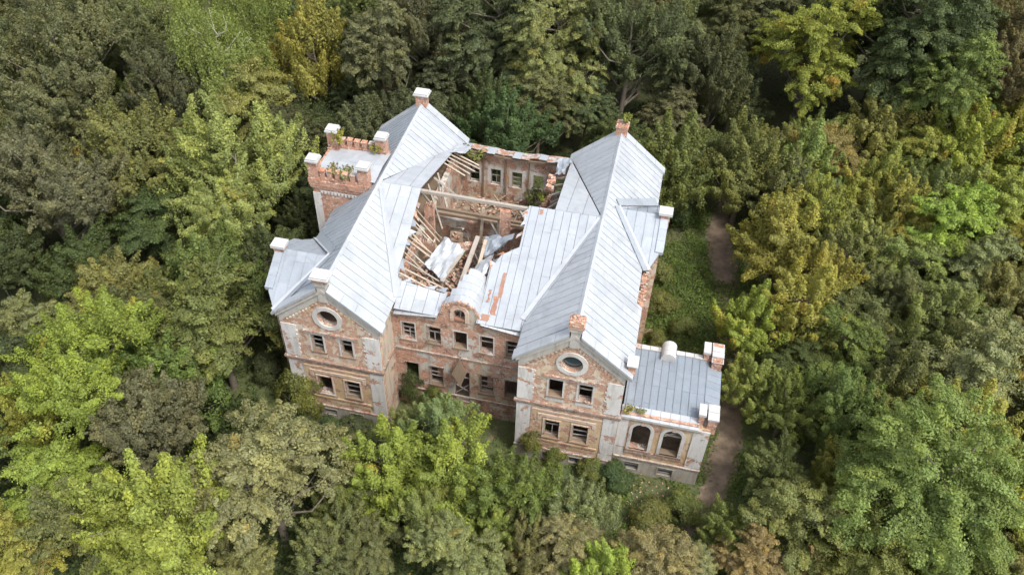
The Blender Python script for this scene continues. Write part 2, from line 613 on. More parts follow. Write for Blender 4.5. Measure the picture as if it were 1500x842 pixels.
# ---- gable ends
def gable_front(x0, up, low, base, oc, seed, right):
    M = mapper('x', 0, -1)
    xr = x0 + W / 2
    outer = [(x0, ZB), (x0 + W, ZB), (x0 + W, 10.95), (xr, 14.22), (x0, 10.95)]
    oh = ellipse(oc[0], oc[1], .80, .84)
    holes = [rect(a, c, 7.35, 9.2) for a, c in up] + [rect(a, c, 2.25, 4.35) for a, c in low] + [rect(a, c, -.55, .18) for a, c in base] + [oh]
    wall('gable_wall', outer, holes, M, .55, 'facade_brick', H)
    # plinth
    wall('plinth', [(x0 - .06, ZB), (x0 + W + .06, ZB), (x0 + W + .06, .55), (x0 - .06, .55)], [rect(a, c, -.55, .18) for a, c in base], mapper('x', -.08, -1), .11, 'plinth', H)
    trim('plinth_ledge', M, x0 - .08, x0 + W + .08, .55, .66, .13, 'worn_trim')
    # ground floor panel with its hood
    wall('facade_panel', [(x0 + 1.15, 1.05), (x0 + 6.65, 1.05), (x0 + 6.65, 5.55), (x0 + 1.15, 5.55)], [rect(a, c, 2.25, 4.35) for a, c in low], mapper('x', -.03, -1), .06, 'facade_ochre', H)
    a0, a1 = low[0][0] - .55, low[1][1] + .55
    hd = MB()
    mbox(hd, M, a0, a1, 4.72, 5.02, 0, .09)
    mbox(hd, M, a0, a0 + .28, 4.25, 4.72, 0, .088)
    mbox(hd, M, a1 - .28, a1, 4.25, 4.72, 0, .088)
    build(hd, 'hood_mould', 'pink_trim')
    trim('panel_band', M, x0 + 1.2, x0 + 6.6, 5.34, 5.5, .075, 'pink_trim')
    trim('sill_band', M, x0 + 1.3, x0 + 6.5, 1.62, 1.82, .10, 'facade_ochre')
    for u in (x0 - .012, x0 + W - 1.1):
        trim('pilaster', M, u, u + 1.112, .66, 5.9, .05, 'facade_white')
        trim('pilaster', M, u, u + 1.112, 6.42, 9.95, .055, 'facade_white')
        rq = random.Random(seed + int(u * 10))
        qn = MB()                            # toothed inner edge of the quoins
        inner = u + 1.112 if u < xr else u
        for k in range(14):
            zz = 6.42 + k * .25
            e = (.16 if k % 2 else .05) + rq.uniform(-.03, .03)
            mbox(qn, M, inner - .02 if u < xr else inner - e, inner + e if u < xr else inner + .02, zz, zz + .23, -.03, .05)
        build(qn, 'quoin_edge', 'facade_white')
    trim('belt_cornice', M, x0 - .14, x0 + W + .14, 5.92, 6.16, .12, 'dark_trim')
    trim('belt_cornice', M, x0 - .2, x0 + W + .2, 6.16, 6.34, .22, 'dark_trim')
    a0, a1 = up[0][0] - .5, up[1][1] + .5
    trim('hood_mould', M, a0, a1, 9.5, 9.66, .17, 'worn_trim')
    trim('hood_mould', M, a0 + .08, a1 - .08, 9.36, 9.5, .08, 'white_trim')
    for u in (up[0], up[1]):
        trim('apron', M, u[0] - .14, u[1] + .14, 6.75, 7.2, .04, 'white_trim' if right else 'pink_trim')
    # raking frieze under the coping
    wall('raking_frieze', [(x0 - .01, 10.0), (x0 - .01, 10.92), (xr, 14.2), (x0 + W + .01, 10.92), (x0 + W + .01, 10.0), (x0 + W - .35, 10.45), (xr, 13.42), (x0 + .35, 10.45)], [], mapper('x', -.07, -1), .1, 'facade_grey', H)
    wall('raking_moulding', [(x0 - .2, 10.72), (x0 - .2, 10.94), (xr, 14.36), (x0 + W + .2, 10.94), (x0 + W + .2, 10.72), (xr, 14.1)], [], mapper('x', -.2, -1), .2, 'facade_grey', H)
    cb = MB()                                # stepped brick corbels along the frieze
    for k in range(11):
        for s in (-1, 1):
            uu = xr + s * (.35 + k * .29)
            zz = 13.28 - (.35 + k * .29) * .845
            mbox(cb, M, uu - .075, uu + .075, zz - .16, zz + .0, 0, .09)
    build(cb, 'corbel_row', 'worn_trim' if right else 'facade_brick')['kind'] = 'stuff'
    # oculus
    rg = MB()
    ring(rg, M, oh, ellipse(oc[0], oc[1], 1.17, 1.2), -.03, .09)
    ow = rg.build('oculus', 'white_trim', H)
    rv = MB()
    ring(rv, mapper('x', .3, -1), ellipse(oc[0], oc[1], .72, .76), oh, -.05, .0)
    rv.build('oculus_frame', 'sash_wood', ow)
    if right:
        g_ = MB()
        g_.prism(ellipse(oc[0], oc[1] + .06, .70, .6), lambda a, b_: (a, .33, b_), lambda a, b_: (a, .335, b_))
        g_.build('pane', 'glass', ow)
    for i, (a, c) in enumerate(up):
        window(M, a, c, 7.35, 9.2, seed + i)
    for i, (a, c) in enumerate(low):
        window(M, a, c, 2.25, 4.35, seed + 5 + i, 'pink_trim', .12, .09)
    for i, (a, c) in enumerate(base):
        window(mapper('x', -.08, -1), a, c, -.55, .18, seed + 9 + i, 'plinth', .08, .03, .12, sill=False, bars=(i == 0), pane=(-.55, .18))

gable_front(0, [(2.28, 3.26), (4.65, 5.6)], [(2.2, 3.4), (4.5, 5.76)], [(2.25, 3.35), (4.55, 5.65)], (3.93, 11.28), 10, False)
gable_front(R0, [(20.83, 21.89), (23.05, 24.11)], [(20.75, 21.93), (22.96, 24.18)], [(20.8, 21.9), (23.0, 24.1)], (22.38, 11.24), 20, True)

for x0 in (0, R0):                           # rear gables
    xr = x0 + W / 2
    M = mapper('x', D, 1)
    ups = [(xr - 1.7, xr - .7), (xr + .7, xr + 1.7)]
    wall('gable_wall', [(x0, ZB), (x0 + W, ZB), (x0 + W, 10.95), (xr, 14.22), (x0, 10.95)],
         [rect(a, c, 7.35, 9.2) for a, c in ups] + [rect(a, c, 2.25, 4.35) for a, c in ups], M, .55, 'facade_brick', H)
    for i, (a, c) in enumerate(ups):
        window(M, a, c, 7.35, 9.2, 40 + i)
        window(M, a, c, 2.25, 4.35, 44 + i)
    trim('belt_cornice', M, x0 - .1, x0 + W + .1, 5.95, 6.3, .16, 'dark_trim')

# ---- metal copings on all four gable ends (a run of sheets up each rake)
for x0 in (0, R0):
    xr = x0 + W / 2
    for (ya, yb) in ((-.3, .52), (D - .52, D + .3)):
        for s in (-1, 1):
            ub = MB()
            ub.prism([(xr + s * .42, HR - MS * .42 + .01), (xr + s * 4.36, HR - MS * 4.36 + .01), (xr + s * 4.36, HR - MS * 4.36 - .14), (xr + s * .42, HR - MS * .42 - .14)],
                     lambda a, z: (a, ya + .06, z), lambda a, z: (a, yb - .06, z))
            cp = build(ub, 'gable_coping', 'facade_grey')
            n_ = 4
            for k in range(n_):
                a0 = .42 + (4.38 - .42) * k / n_ + .008
                a1 = .42 + (4.38 - .42) * (k + 1) / n_ - .008
                q = [(xr + s * a0, HR - MS * a0 + .22), (xr + s * a1, HR - MS * a1 + .22), (xr + s * a1, HR - MS * a1 + .02), (xr + s * a0, HR - MS * a0 + .02)]
                mb = MB()
                mb.prism(q, lambda a, z: (a, ya, z), lambda a, z: (a, yb, z))
                mb.build('coping_sheet', 'zinc_white', cp)

# ---- side walls
def side_wall(pos, out, y0, y1, z1, holes, mat, name='side_wall'):
    return wall(name, [(y0, ZB), (y1, ZB), (y1, z1), (y0, z1)], holes, mapper('y', pos, out), .5, mat, H)

wy = [9.2, 10.9, 18.6, 20.6, 22.6]
side_wall(0, -1, .56, D - .56, 10.9, [rect(y, y + 1.0, a, c) for y in (9.2, 18.6, 20.6, 22.6) for a, c in ((2.25, 4.35), (7.35, 9.2))], 'facade_brick')
side_wall(R1, 1, .56, D - .56, 10.9, [rect(y, y + 1.0, a, c) for y in (9.2, 20.0, 22.4) for a, c in ((2.25, 4.35), (7.35, 9.2))], 'facade_brick')
for y in (9.2, 20.0, 22.4):
    window(mapper('y', R1, 1), y, y + 1.0, 7.35, 9.2, int(y * 7))
for y in (9.2, 18.6, 20.6, 22.6):
    window(mapper('y', 0, -1), y, y + 1.0, 7.35, 9.2, int(y * 9))
side_wall(W, 1, .56, 3.0, 10.9, [], 'court_side')
side_wall(R0, -1, .56, 3.0, 10.9, [], 'court_side')
idoors = [rect(a, a + 1.2, z, z + 2.4) for a in (9.0, 17.2, 21.0) for z in (1.2, 5.8)]
side_wall(W - .003, 1, 3.55, 24.08, 10.85, idoors, 'interior_wall', 'inner_wall')
side_wall(R0 + .003, -1, 3.55, 24.08, 10.85, idoors, 'interior_wall', 'inner_wall')
trim('belt_cornice', mapper('y', W, 1), .0, 3.0, 5.95, 6.3, .12, 'dark_trim')
# exposed wall head where the eave sheets are gone
rn = random.Random(31)
eh = MB()
for k in range(60):
    y = rn.uniform(7.2, 11.6)
    x = rn.uniform(26.05, 26.75)
    z = 10.95 + rn.uniform(-.25, .12)
    eh.beam((x - .13, y, z), (x + .13, y + rn.uniform(-.06, .06), z + rn.uniform(-.03, .03)), .16, .12)
eh.box(26.0, 26.66, 6.9, 11.8, 10.5, 10.9)
build(eh, 'exposed_wall_head', 'rubble_brick')

# ---- recessed entrance front with its arched dormer
M = mapper('x', 3.0, -1)
cw = [8.56, 10.65, 12.76, 14.86, 16.92]
DC, DZ, DR = 13.27, 10.95, 1.36
outl = [(W + .003, ZB), (R0 - .003, ZB), (R0 - .003, 10.3), (DC + 1.75, 10.62), (DC + 1.75, 10.9), (DC + DR, 10.95)]
outl += [(DC + DR * math.cos(t), DZ + DR * .98 * math.sin(t)) for t in [math.pi * i / 14 for i in range(1, 14)]]
outl += [(DC - DR, 10.95), (DC - 1.75, 10.9), (DC - 1.75, 10.62), (W + .003, 10.3)]
dw = arch(DC - .44, DC + .44, 10.28, 11.62)
holes = [rect(u, u + 1.06, 7.25, 9.08) for u in cw] + [rect(u, u + 1.14, 2.2, 4.4) for u in cw if u != 12.76] + [rect(12.66, 14.0, .6, 4.4), dw]
wall('court_wall', outl, holes, M, .55, 'court_wall', H)
for i, u in enumerate(cw):
    window(M, u, u + 1.06, 7.25, 9.08, 60 + i, 'worn_trim' if i in (1, 4) else 'white_trim', .09, .03)
    if u != 12.76:
        window(M, u, u + 1.14, 2.2, 4.4, 70 + i, 'worn_trim', .09, .03)
for u in (10.65, 14.86):                     # rust-red shutters left inside
    mb = MB()
    mbox(mb, M, u + .56, u + 1.05, 2.9, 4.2, -.36, -.32)
    build(mb, 'shutter', 'rust_sheet')
trim('belt_cornice', M, W + .01, R0 - .01, 5.95, 6.12, .09, 'dark_trim')
trim('plinth_ledge', M, W + .01, R0 - .01, 1.2, 1.36, .1, 'worn_trim')
trim('eave_cornice', M, W + .01, DC - 1.76, 9.98, 10.26, .2, 'worn_trim')
trim('eave_cornice', M, DC + 1.76, R0 - .01, 9.98, 10.26, .2, 'worn_trim')
dr = MB()
ring(dr, M, dw, arch(DC - .74, DC + .74, 10.28, 11.95), -.02, .1)
dd = build(dr, 'dormer_arch', 'pink_trim')
bb = MB()
mbox(bb, M, DC - .44, DC + .44, 10.26, 10.5, -.3, .05)
bb.build('rusty_sill', 'rust_sheet', dd)
fr = MB()
mbox(fr, M, DC - .03, DC + .03, 10.5, 11.55, -.3, -.24)
mbox(fr, M, DC - .4, DC + .4, 11.1, 11.16, -.305, -.235)
fr.build('sash_frame', 'sash_wood', dd)
rim = MB()                                   # broken brick rim of the dormer
for k in range(30):
    t = math.pi * (k + .5) / 30
    r_ = DR + rn.uniform(-.02, .08)
    c = Vector((DC + r_ * math.cos(t), 2.98 + rn.uniform(-.05, .12), DZ + r_ * .98 * math.sin(t)))
    dv = Vector((math.cos(t), 0, math.sin(t)))
    rim.beam(c - dv * .12, c + dv * rn.uniform(.04, .16), .12, .24)
build(rim, 'dormer_rim', 'rubble_brick')
for s in (-1, 1):                            # sloping metal skirts either side
    a, c = (W + .3, DC - 1.7) if s < 0 else (DC + 1.7, R0 - .3)
    za, zc = (10.28, 10.74) if s < 0 else (10.74, 10.28)
    n_ = 5
    ub = MB()
    ub.hexa([(a, 2.7, za - .16), (c, 2.7, zc - .16), (c, 3.08, zc - .16), (a, 3.08, za - .16), (a, 2.7, za - .08), (c, 2.7, zc - .08), (c, 3.08, zc + .1), (a, 3.08, za + .1)])
    sk = build(ub, 'eave_skirt', 'roof_deck')
    for k in range(n_):
        u0, u1 = a + (c - a) * k / n_ + .01, a + (c - a) * (k + 1) / n_ - .01
        z0_, z1_ = za + (zc - za) * k / n_, za + (zc - za) * (k + 1) / n_
        mb = MB()
        mb.hexa([(u0, 2.62, z0_ - .10), (u1, 2.62, z1_ - .10), (u1, 3.1, z1_ + .16), (u0, 3.1, z0_ + .16),
                 (u0, 2.62, z0_ - .06), (u1, 2.62, z1_ - .06), (u1, 3.1, z1_ + .20), (u0, 3.1, z0_ + .20)])
        mb.build('skirt_sheet', 'zinc_white', sk)
# barrel roof behind the dormer, its far side torn off
bp = MB()
for i in range(8):
    t0, t1 = math.radians(60 + i * 13), math.radians(60 + (i + 1) * 13)
    f_ = lambda t, r_, y: (DC + r_ * math.cos(t), y, DZ + .02 + r_ * math.sin(t))
    bp.hexa([f_(t0, 1.3, 3.15), f_(t1, 1.3, 3.15), f_(t1, 1.3, 4.2), f_(t0, 1.3, 4.2), f_(t0, 1.36, 3.15), f_(t1, 1.36, 3.15), f_(t1, 1.36, 4.2), f_(t0, 1.36, 4.2)])
br = build(bp, 'barrel_roof', 'black_paper')
for j in range(5):
    ya, yb = 2.98 + j * .72 + .01, 2.98 + (j + 1) * .72 - .01
    a0, a1 = math.radians(-12), math.radians([142, 128, 112, 104, 92][j])
    k = 9
    vs, fs = [], []
    for i in range(k + 1):
        t = a0 + (a1 - a0) * i / k
        for y in (ya, yb):
            for r_ in (1.42, 1.46):
                wob = .03 * math.sin(t * 5 + y * 2)
                vs.append((DC + (r_ + wob) * math.cos(t) * 1.02, y, DZ + .02 + (r_ + wob) * math.sin(t) + .03 * (y - 3)))
    for i in range(k):
        o_ = i * 4
        fs += [(o_ + 1, o_ + 3, o_ + 7, o_ + 5), (o_, o_ + 4, o_ + 6, o_ + 2), (o_, o_ + 1, o_ + 5, o_ + 4), (o_ + 2, o_ + 6, o_ + 7, o_ + 3)]
    fs += [(0, 2, 3, 1), (k * 4, k * 4 + 1, k * 4 + 3, k * 4 + 2)]
    mesh_obj('barrel_sheet', vs, fs, 'zinc_white', br, False)
# entrance: door frame and the broken pointed porch hood hanging in front
df = MB()
mbox(df, M, 12.66, 12.76, .6, 4.4, -.3, -.2)
mbox(df, M, 13.9, 14.0, .6, 4.4, -.3, -.2)
mbox(df, M, 12.76, 13.9, 3.4, 3.5, -.3, -.2)
df.beam((12.8, 3.22, 1.4), (13.85, 3.24, 2.6), .1, .05)
df.beam((12.8, 3.27, 2.4), (13.85, 3.27, 1.7), .1, .05)
build(df, 'door_frame', 'sash_wood')
ph = MB()
A, B_, C_, D_ = Vector((13.3, 2.6, 6.25)), Vector((12.72, 2.3, 4.75)), Vector((13.42, 2.2, 3.4)), Vector((13.85, 2.55, 4.8))
ph.hexa([A, B_, C_, D_, A + Vector((0, .06, .02)), B_ + Vector((0, .06, .02)), C_ + Vector((0, .06, .02)), D_ + Vector((0, .06, .02))])
ph.beam(A, B_, .09, .09)
ph.beam(B_, (12.5, 2.95, 4.2), .07, .07)
ph.beam(A, (13.3, 2.98, 6.2), .08, .08)
build(ph, 'broken_porch_hood', 'timber_brown')

# ---- rear court wall
M = mapper('x', 24.6, 1)
rw = [8.6, 10.67, 12.74, 14.8, 16.86]
wall('court_wall', [(W + .003, ZB), (R0 - .003, ZB), (R0 - .003, 10.95), (13, 10.75), (W + .003, 10.95)], [rect(u, u + .98, a, c) for u in rw for a, c in ((2.2, 4.4), (7.22, 9.05))], M, .5, 'interior_wall', H)
for i, u in enumerate(rw):
    window(mapper('x', 24.1, -1), u, u + .98, 7.22, 9.05, 90 + i, 'white_trim', .26, .015, .2, sill=False)
mbp = MB()
for x in (9.95, 12.2, 14.3):
    mbp.beam((x, 24.05, 5.6), (x + rn.uniform(-.1, .1), 24.05, 10.5), .16, .12)
build(mbp, 'wall_post', 'timber_brown')
fb = MB()
fb.beam((7.9, 23.75, 11.0), (13, 23.72, 10.72), .16, .18)
fb.beam((13, 23.72, 10.72), (18.3, 23.75, 11.0), .16, .18)
es = build(fb, 'eave_plate', 'timber_brown')
xs = [7.95 + i * .81 for i in range(14)]
for i in range(13):
    z0_, z1_ = [11.12 - .22 * math.exp(-((x - 13) / 2.2) ** 2) + (.05 * math.sin(x * 3)) for x in (xs[i], xs[i + 1])]
    mb = MB()
    a, c = xs[i] + .012, xs[i + 1] - .012
    w0 = 23.65 + .15 * math.sin(i * 1.7)
    mb.hexa([(a, w0, z0_ + .12), (c, w0, z1_ + .12), (c, 25.0, z1_ - .2), (a, 25.0, z0_ - .2), (a, w0, z0_ + .16), (c, w0, z1_ + .16), (c, 25.0, z1_ - .16), (a, 25.0, z0_ - .16)])
    mb.build('eave_sheet', 'zinc_rusty' if i % 3 else 'zinc_white', es)

# ---- roofs of the two wings
y0, y1 = .5, D - .5
vy = YM - 4.2 * MS / .381
TL = 4.2 * LS
for xr, s in ((3.9, 1), (22.4, -1)):         # slopes to the middle, cut by the valleys
    P = (xr, 0, HR)
    roof_slope(H, [[(y0, 0), (YM, 0), (vy, TL), (y0, TL)], [(YM, 0), (y1, 0), (y1, TL * .985)]], P, (0, 1, 0), (s, 0, -MS), .74, 9.0, 'zinc_white', seed=11 + s)
roof_slope(H, [[(y0, 0), (y1, 0), (y1, TL), (y0, TL)]], (3.9, 0, HR), (0, 1, 0), (-1, 0, -MS), .62, 9.0, 'zinc_blue', seed=31)
roof_slope(H, [[(y0, 0), (7.0, 0), (7.0, TL), (y0, TL)], [(7.0, 0), (11.6, 0), (11.6, 3.75 * LS), (7.0, 3.75 * LS)], [(11.6, 0), (y1, 0), (y1, TL), (11.6, TL)]],
           (22.4, 0, HR), (0, 1, 0), (1, 0, -MS), .74, 3.1, 'zinc_white', seed=37)
for xr in (3.9, 22.4):                       # ridge caps in lengths
    for k in range(8):
        a, c = y0 + (y1 - y0) * k / 8 + .01, y0 + (y1 - y0) * (k + 1) / 8 - .01
        mb = MB()
        mb.prism([(xr - .2, HR - .04), (xr, HR + .15), (xr + .2, HR - .04), (xr + .2, HR - .07), (xr, HR + .1), (xr - .2, HR - .07)], lambda x, z: (x, a, z), lambda x, z: (x, c, z))
        build(mb, 'ridge_cap', 'zinc_white')

# ---- middle roof, both slopes, with the hole left open
KF, KB = .381, .283
LF, LB = math.sqrt(1 + KF * KF), math.sqrt(1 + KB * KB)
ft = lambda pl: [(x, (YM - y) * LF) for x, y in pl]
bt = lambda pl: [(x, (y - YM) * LB) for x, y in pl]
polys = [[(4.05, 12.74), (7.48, 12.74), (7.75, 5.0), (7.45, 5.0)], [(7.45, 5.0), (7.75, 5.0), (8.12, 4.93), (8.12, 3.54)],
         [(8.14, 2.7), (11.6, 2.7), (11.6, 4.5), (8.14, 4.93)], [(11.6, 2.95), (11.9, 2.95), (11.9, 4.58), (11.6, 4.5)],
         [(14.62, 2.7), (16.5, 2.7), (16.5, 9.18), (15.26, 8.3), (14.62, 6.95)],
         [(16.5, 3.54), (18.18, 3.54), (22.25, 12.74), (16.5, 12.74)], [(16.5, 2.7), (18.16, 2.7), (18.16, 3.54), (16.5, 3.54)]]
roof_slope(H, [ft(q) for q in polys[:4]], (0, YM, HR - .03), (1, 0, 0), (0, -1, -KF), .92, 1.9, 'zinc_white', rib=False, seed=51, off=.3)
roof_slope(H, [ft(q) for q in polys[4:]], (0, YM, HR - .03), (1, 0, 0), (0, -1, -KF), .66, 2.1, 'zinc_mid', rib=False, seed=53, off=.18)
roof_slope(H, [bt([(4.05, 12.76), (7.45, 12.76), (7.72, 23.9)])], (0, YM, HR - .03), (1, 0, 0), (0, 1, -KB), 1.3, 3.4, 'zinc_white', rib=False, seed=55)
roof_slope(H, [bt([(22.25, 12.76), (18.6, 12.76), (18.27, 24.0)])], (0, YM, HR - .03), (1, 0, 0), (0, 1, -KB), 1.3, 3.4, 'zinc_white', rib=False, seed=57)
# rust-red bare strips where paint and sheets have gone
for (xa, xb, ya, yb) in ((15.72, 16.12, 4.9, 6.9), (15.45, 15.95, 3.5, 4.95), (14.95, 15.25, 4.4, 5.4), (14.85, 15.6, 2.95, 3.45), (17.4, 17.75, 12.1, 12.55)):
    mb = MB()
    pz = lambda y: HR - .03 - KF * (YM - y)
    nn_ = 7
    lft = [(xa + rn.uniform(-.03, .10), ya + (yb - ya) * k / nn_) for k in range(nn_ + 1)]
    rgt = [(xb - rn.uniform(-.03, .16), ya + (yb - ya) * k / nn_) for k in range(nn_, -1, -1)]
    mb.prism(lft + rgt, lambda x, y: (x, y, pz(y) + .06), lambda x, y: (x, y, pz(y) + .082))
    build(mb, 'rusted_sheet', 'rust_sheet')
# valley gutters
def strip(name, a, b_, wa, wb, nrm, lift, mat, side):
    a, b_, nrm = Vector(a), Vector(b_), Vector(nrm).normalized()
    d = (b_ - a).normalized()
    sd_ = nrm.cross(d).normalized() * side
    up = nrm * lift
    mb = MB()
    mb.hexa([a + up, b_ + up, b_ + sd_ * wb + up, a + sd_ * wa + up, a + up + nrm * .025, b_ + up + nrm * .025, b_ + sd_ * wb + up + nrm * .025, a + sd_ * wa + up + nrm * .025])
    return build(mb, name, mat)

NE, NW = (MS, 0, 1), (-MS, 0, 1)
NF = (0, -KF, 1)
for xr, s, nn in ((3.9, 1, NE), (22.4, -1, NW)):
    a, c = (xr + s * .1, YM - .2, HR - .1), (xr + s * 4.2, vy, HR - 4.2 * MS)
    strip('valley_gutter', a, c, .3, .45, NF, .075, 'zinc_white', 1 if s > 0 else -1)
    strip('valley_gutter', a, c, .2, .3, nn, .10, 'zinc_white', -1 if s > 0 else 1)

# ---- side gables on the outer flanks
def side_gable(xw, out, yr, main_xr):
    M = mapper('y', xw, out)
    zr, k, hw = 13.5, .58, 2.75
    inner = 0 if out < 0 else R1
    wall('bay_wall', [(yr - 2.6, ZB), (yr + 2.6, ZB), (yr + 2.6, 11.8), (yr, 13.25), (yr - 2.6, 11.8)], [rect(yr - .6, yr + .6, 7.3, 9.2), rect(yr - .6, yr + .6, 2.2, 4.4)], M, .45, 'facade_brick', H)
    for q in (-1, 1):
        xa, xb = sorted((xw - out * .45, inner))
        wall('bay_wall', [(xa, ZB), (xb, ZB), (xb, 11.72), (xa, 11.72)], [], mapper('x', yr + q * 2.6, q), .4, 'facade_brick', H)
        trim('eave_cornice', mapper('x', yr + q * 2.6, q), xa, xb, 11.3, 11.6, .12, 'facade_grey')
    window(M, yr - .6, yr + .6, 7.3, 9.2, int(yr * 3))
    xm = main_xr + out * (HR - zr) / MS           # where the bay ridge meets the main slope
    eave_x = inner + out * .3
    yv = yr - (zr - (HR - MS * 4.2)) / k
    L = math.sqrt(1 + k * k)
    lo = -1.0 if out < 0 else 1.0
    x_out = xw - out * .05
    for q in (-1, 1):
        P0 = (0, yr, zr)
        f = lambda x, dy: (x, dy * L)
        pl = [f(x_out, 0), f(xm, 0), f(eave_x, yr - yv), f(x_out, 3.0)]
        roof_slope(H, [pl], P0, (1, 0, 0), (0, q, -k), .8, 2.2, 'zinc_blue', seed=int(yr * 10) + q, rib=(q < 0), off=.2)
        nn = (out * MS, 0, 1)
        a = (xm - out * .25, yr + q * .0, zr + .21)
        c = (eave_x, yr + q * (yr - yv), HR - MS * 4.2)
        sgn = (1 if out < 0 else -1) * (1 if q < 0 else -1)
        strip('valley_flashing', a, c, .65, .75, nn, .13, 'zinc_dull', sgn)  # flat strips: their two tones carry the shade and light of a fold
        strip('valley_flashing', a, c, .2, .3, (0, q * k, 1), .13, 'zinc_white', -sgn)
        # coping
        ub = MB()
        xa, xb = xw + out * .25, xw - out * .3
        ub.hexa([(xa, yr + q * .3, zr - .12), (xb, yr + q * .3, zr - .12), (xb, yr + q * 2.86, zr - k * 2.56 - .27), (xa, yr + q * 2.86, zr - k * 2.56 - .27),
                 (xa, yr + q * .3, zr - .18 + .17), (xb, yr + q * .3, zr - .01), (xb, yr + q * 2.86, zr - k * 2.86 - .01), (xa, yr + q * 2.86, zr - k * 2.86 - .01)])
        cp = build(ub, 'gable_coping', 'facade_grey')
        for j in range(3):
            d0, d1 = .3 + j * .86, .3 + (j + 1) * .86 - .015
            z0_, z1_ = zr - k * d0 + .2, zr - k * d1 + .2
            mb = MB()
            xa, xb = xw + out * .3, xw - out * .35
            mb.hexa([(xa, yr + q * d0, z0_ - .2), (xb, yr + q * d0, z0_ - .2), (xb, yr + q * d1, z1_ - .2), (xa, yr + q * d1, z1_ - .2),
                     (xa, yr + q * d0, z0_), (xb, yr + q * d0, z0_), (xb, yr + q * d1, z1_), (xa, yr + q * d1, z1_)])
            mb.build('coping_sheet', 'zinc_blue', cp)
    ch = MB()
    ch.box(xw - .38, xw + .38, yr - .38, yr + .38, 12.6, 13.85)
    c_ = build(ch, 'chimney', 'brickwork')
    cc = MB()
    cc.box(xw - .55, xw + .55, yr - .5, yr + .5, 13.85, 14.1)
    cc.build('chimney_cap', 'cap_white', c_)

side_gable(-1.2, -1, 4.2, 3.9)
side_gable(27.3, 1, 15.5, 22.4)

# ---- chimneys on the gable peaks
def rough_top(mb, x, y, z, hw, hd, seed):
    rr = random.Random(seed)
    for _ in range(34):
        px, py = x + rr.uniform(-hw, hw), y + rr.uniform(-hd, hd)
        mb.beam((px - .12, py, z + rr.uniform(-.06, .1)), (px + .12, py + rr.uniform(-.05, .05), z + rr.uniform(-.06, .1)), .12, .11)

for (x, y, cap, seed) in ((3.9, .12, True, 1), (22.4, .12, False, 2), (3.9, D - .1, True, 3), (22.4, D - .1, False, 4)):
    ch = MB()
    if y < 1:
        ch.box(x - .34, x + .34, y - .28, y + .45, 13.1, 14.75)
        ch.box(x - .44, x + .44, y - .36, y + .5, 14.75, 15.1)
        b1 = build(ch, 'chimney', 'facade_grey')
        up = MB()
        up.box(x - .56, x + .56, y - .42, y + .56, 15.1, 15.42)
        if not cap:
            up.box(x - .5, x + .5, y - .38, y + .52, 15.42, 15.62)
            rough_top(up, x, y + .07, 15.64, .42, .38, seed)
        up.build('chimney_head', 'brickwork' if cap else 'rubble_brick', b1)
        zt = 15.42
    else:
        ch.box(x - .5, x + .5, y - .4, y + .4, 13.6, 15.5)
        if not cap:
            ch.box(x - .58, x + .58, y - .48, y + .48, 15.2, 15.42)
            rough_top(ch, x, y, 15.52, .4, .34, seed)
        b1 = build(ch, 'chimney', 'brickwork')
        zt = 15.5
    if cap:
        cc = MB()
        cc.box(x - .72, x + .72, y - .52, y + .62, zt, zt + .12)
        cc.box(x - .64, x + .64, y - .46, y + .56, zt + .12, zt + .26)
        cc.build('chimney_cap', 'cap_white', b1)
# small capped pier at the foot of the gable beside the annex
pr_ = MB()
pr_.box(26.32, 26.85, .15, .85, 10.6, 12.0)
b1 = build(pr_, 'pier', 'brickwork')
cc = MB()
cc.hexa([(26.2, .0, 12.0), (26.98, .0, 12.0), (26.98, 1.0, 12.0), (26.2, 1.0, 12.0), (26.2, .0, 12.1), (26.98, .0, 12.1), (26.98, 1.0, 12.22), (26.2, 1.0, 12.22)])
cc.build('pier_cap', 'cap_white', b1)

# ---- crenellated tower
TX0, TX1, TY0, TY1 = -1.85, 3.1, 12.3, 17.2
tw = MB()
tw.box(TX0, TX1, TY0, TY1, ZB, 13.95)
TW = build(tw, 'tower', 'brickwork')
cb = MB()
cb.box(TX0 - .12, TX1, TY0 - .12, TY1 + .12, 13.3, 13.62)
cb.box(TX0 - .2, TX1, TY0 - .2, TY1 + .2, 13.62, 14.12)
cb.build('corbel_cornice', 'brickwork', TW)
dt_ = MB()
for k in range(13):
    u = TX0 + .7 + k * .3
    dt_.box(u, u + .16, TY0 - .1, TY0 + .02, 12.78, 12.98)
dt_.box(TX0 + .6, TX1 - .2, TY0 - .06, TY0 + .02, 12.98, 13.06)
dt_.build('dentil_row', 'white_trim', TW)
for (a, c, d_, e) in ((TX0 - .05, TX0 + .62, TY0 - .05, TY0 + .3), (TX0 - .05, TX0 + .62, TY1 - .3, TY1 + .05)):
    mb = MB()
    mb.box(a, c, d_, e, ZB, 12.75)
    mb.build('corner_pilaster', 'facade_white', TW)
dk = MB()
for k in range(7):
    a, c = TX0 + .1 + k * .76, TX0 + .1 + (k + 1) * .76 - .02
    za, zc = 14.14 + .05 * k, 14.14 + .05 * (k + 1)
    for (ya, yb, q) in ((TY0 + .35, (TY0 + TY1) / 2, 1), ((TY0 + TY1) / 2 + .015, TY1 - .35, -1)):
        mb = MB()
        e0, e1 = (0, .22) if q > 0 else (.22, 0)
        mb.hexa([(a, ya, za - .05 + e0), (c, ya, za - .05 + e0), (c, yb, za - .05 + e1), (a, yb, za - .05 + e1), (a, ya, za + e0), (c, ya, za + e0), (c, yb, za + e1), (a, yb, za + e1)])
        mb.build('deck_sheet', 'zinc_white', TW)
dk.box(TX0 + .05, TX1 + .1, TY0 + .2, TY1 - .2, 13.9, 14.05)
dk.build('deck_base', 'roof_deck', TW)
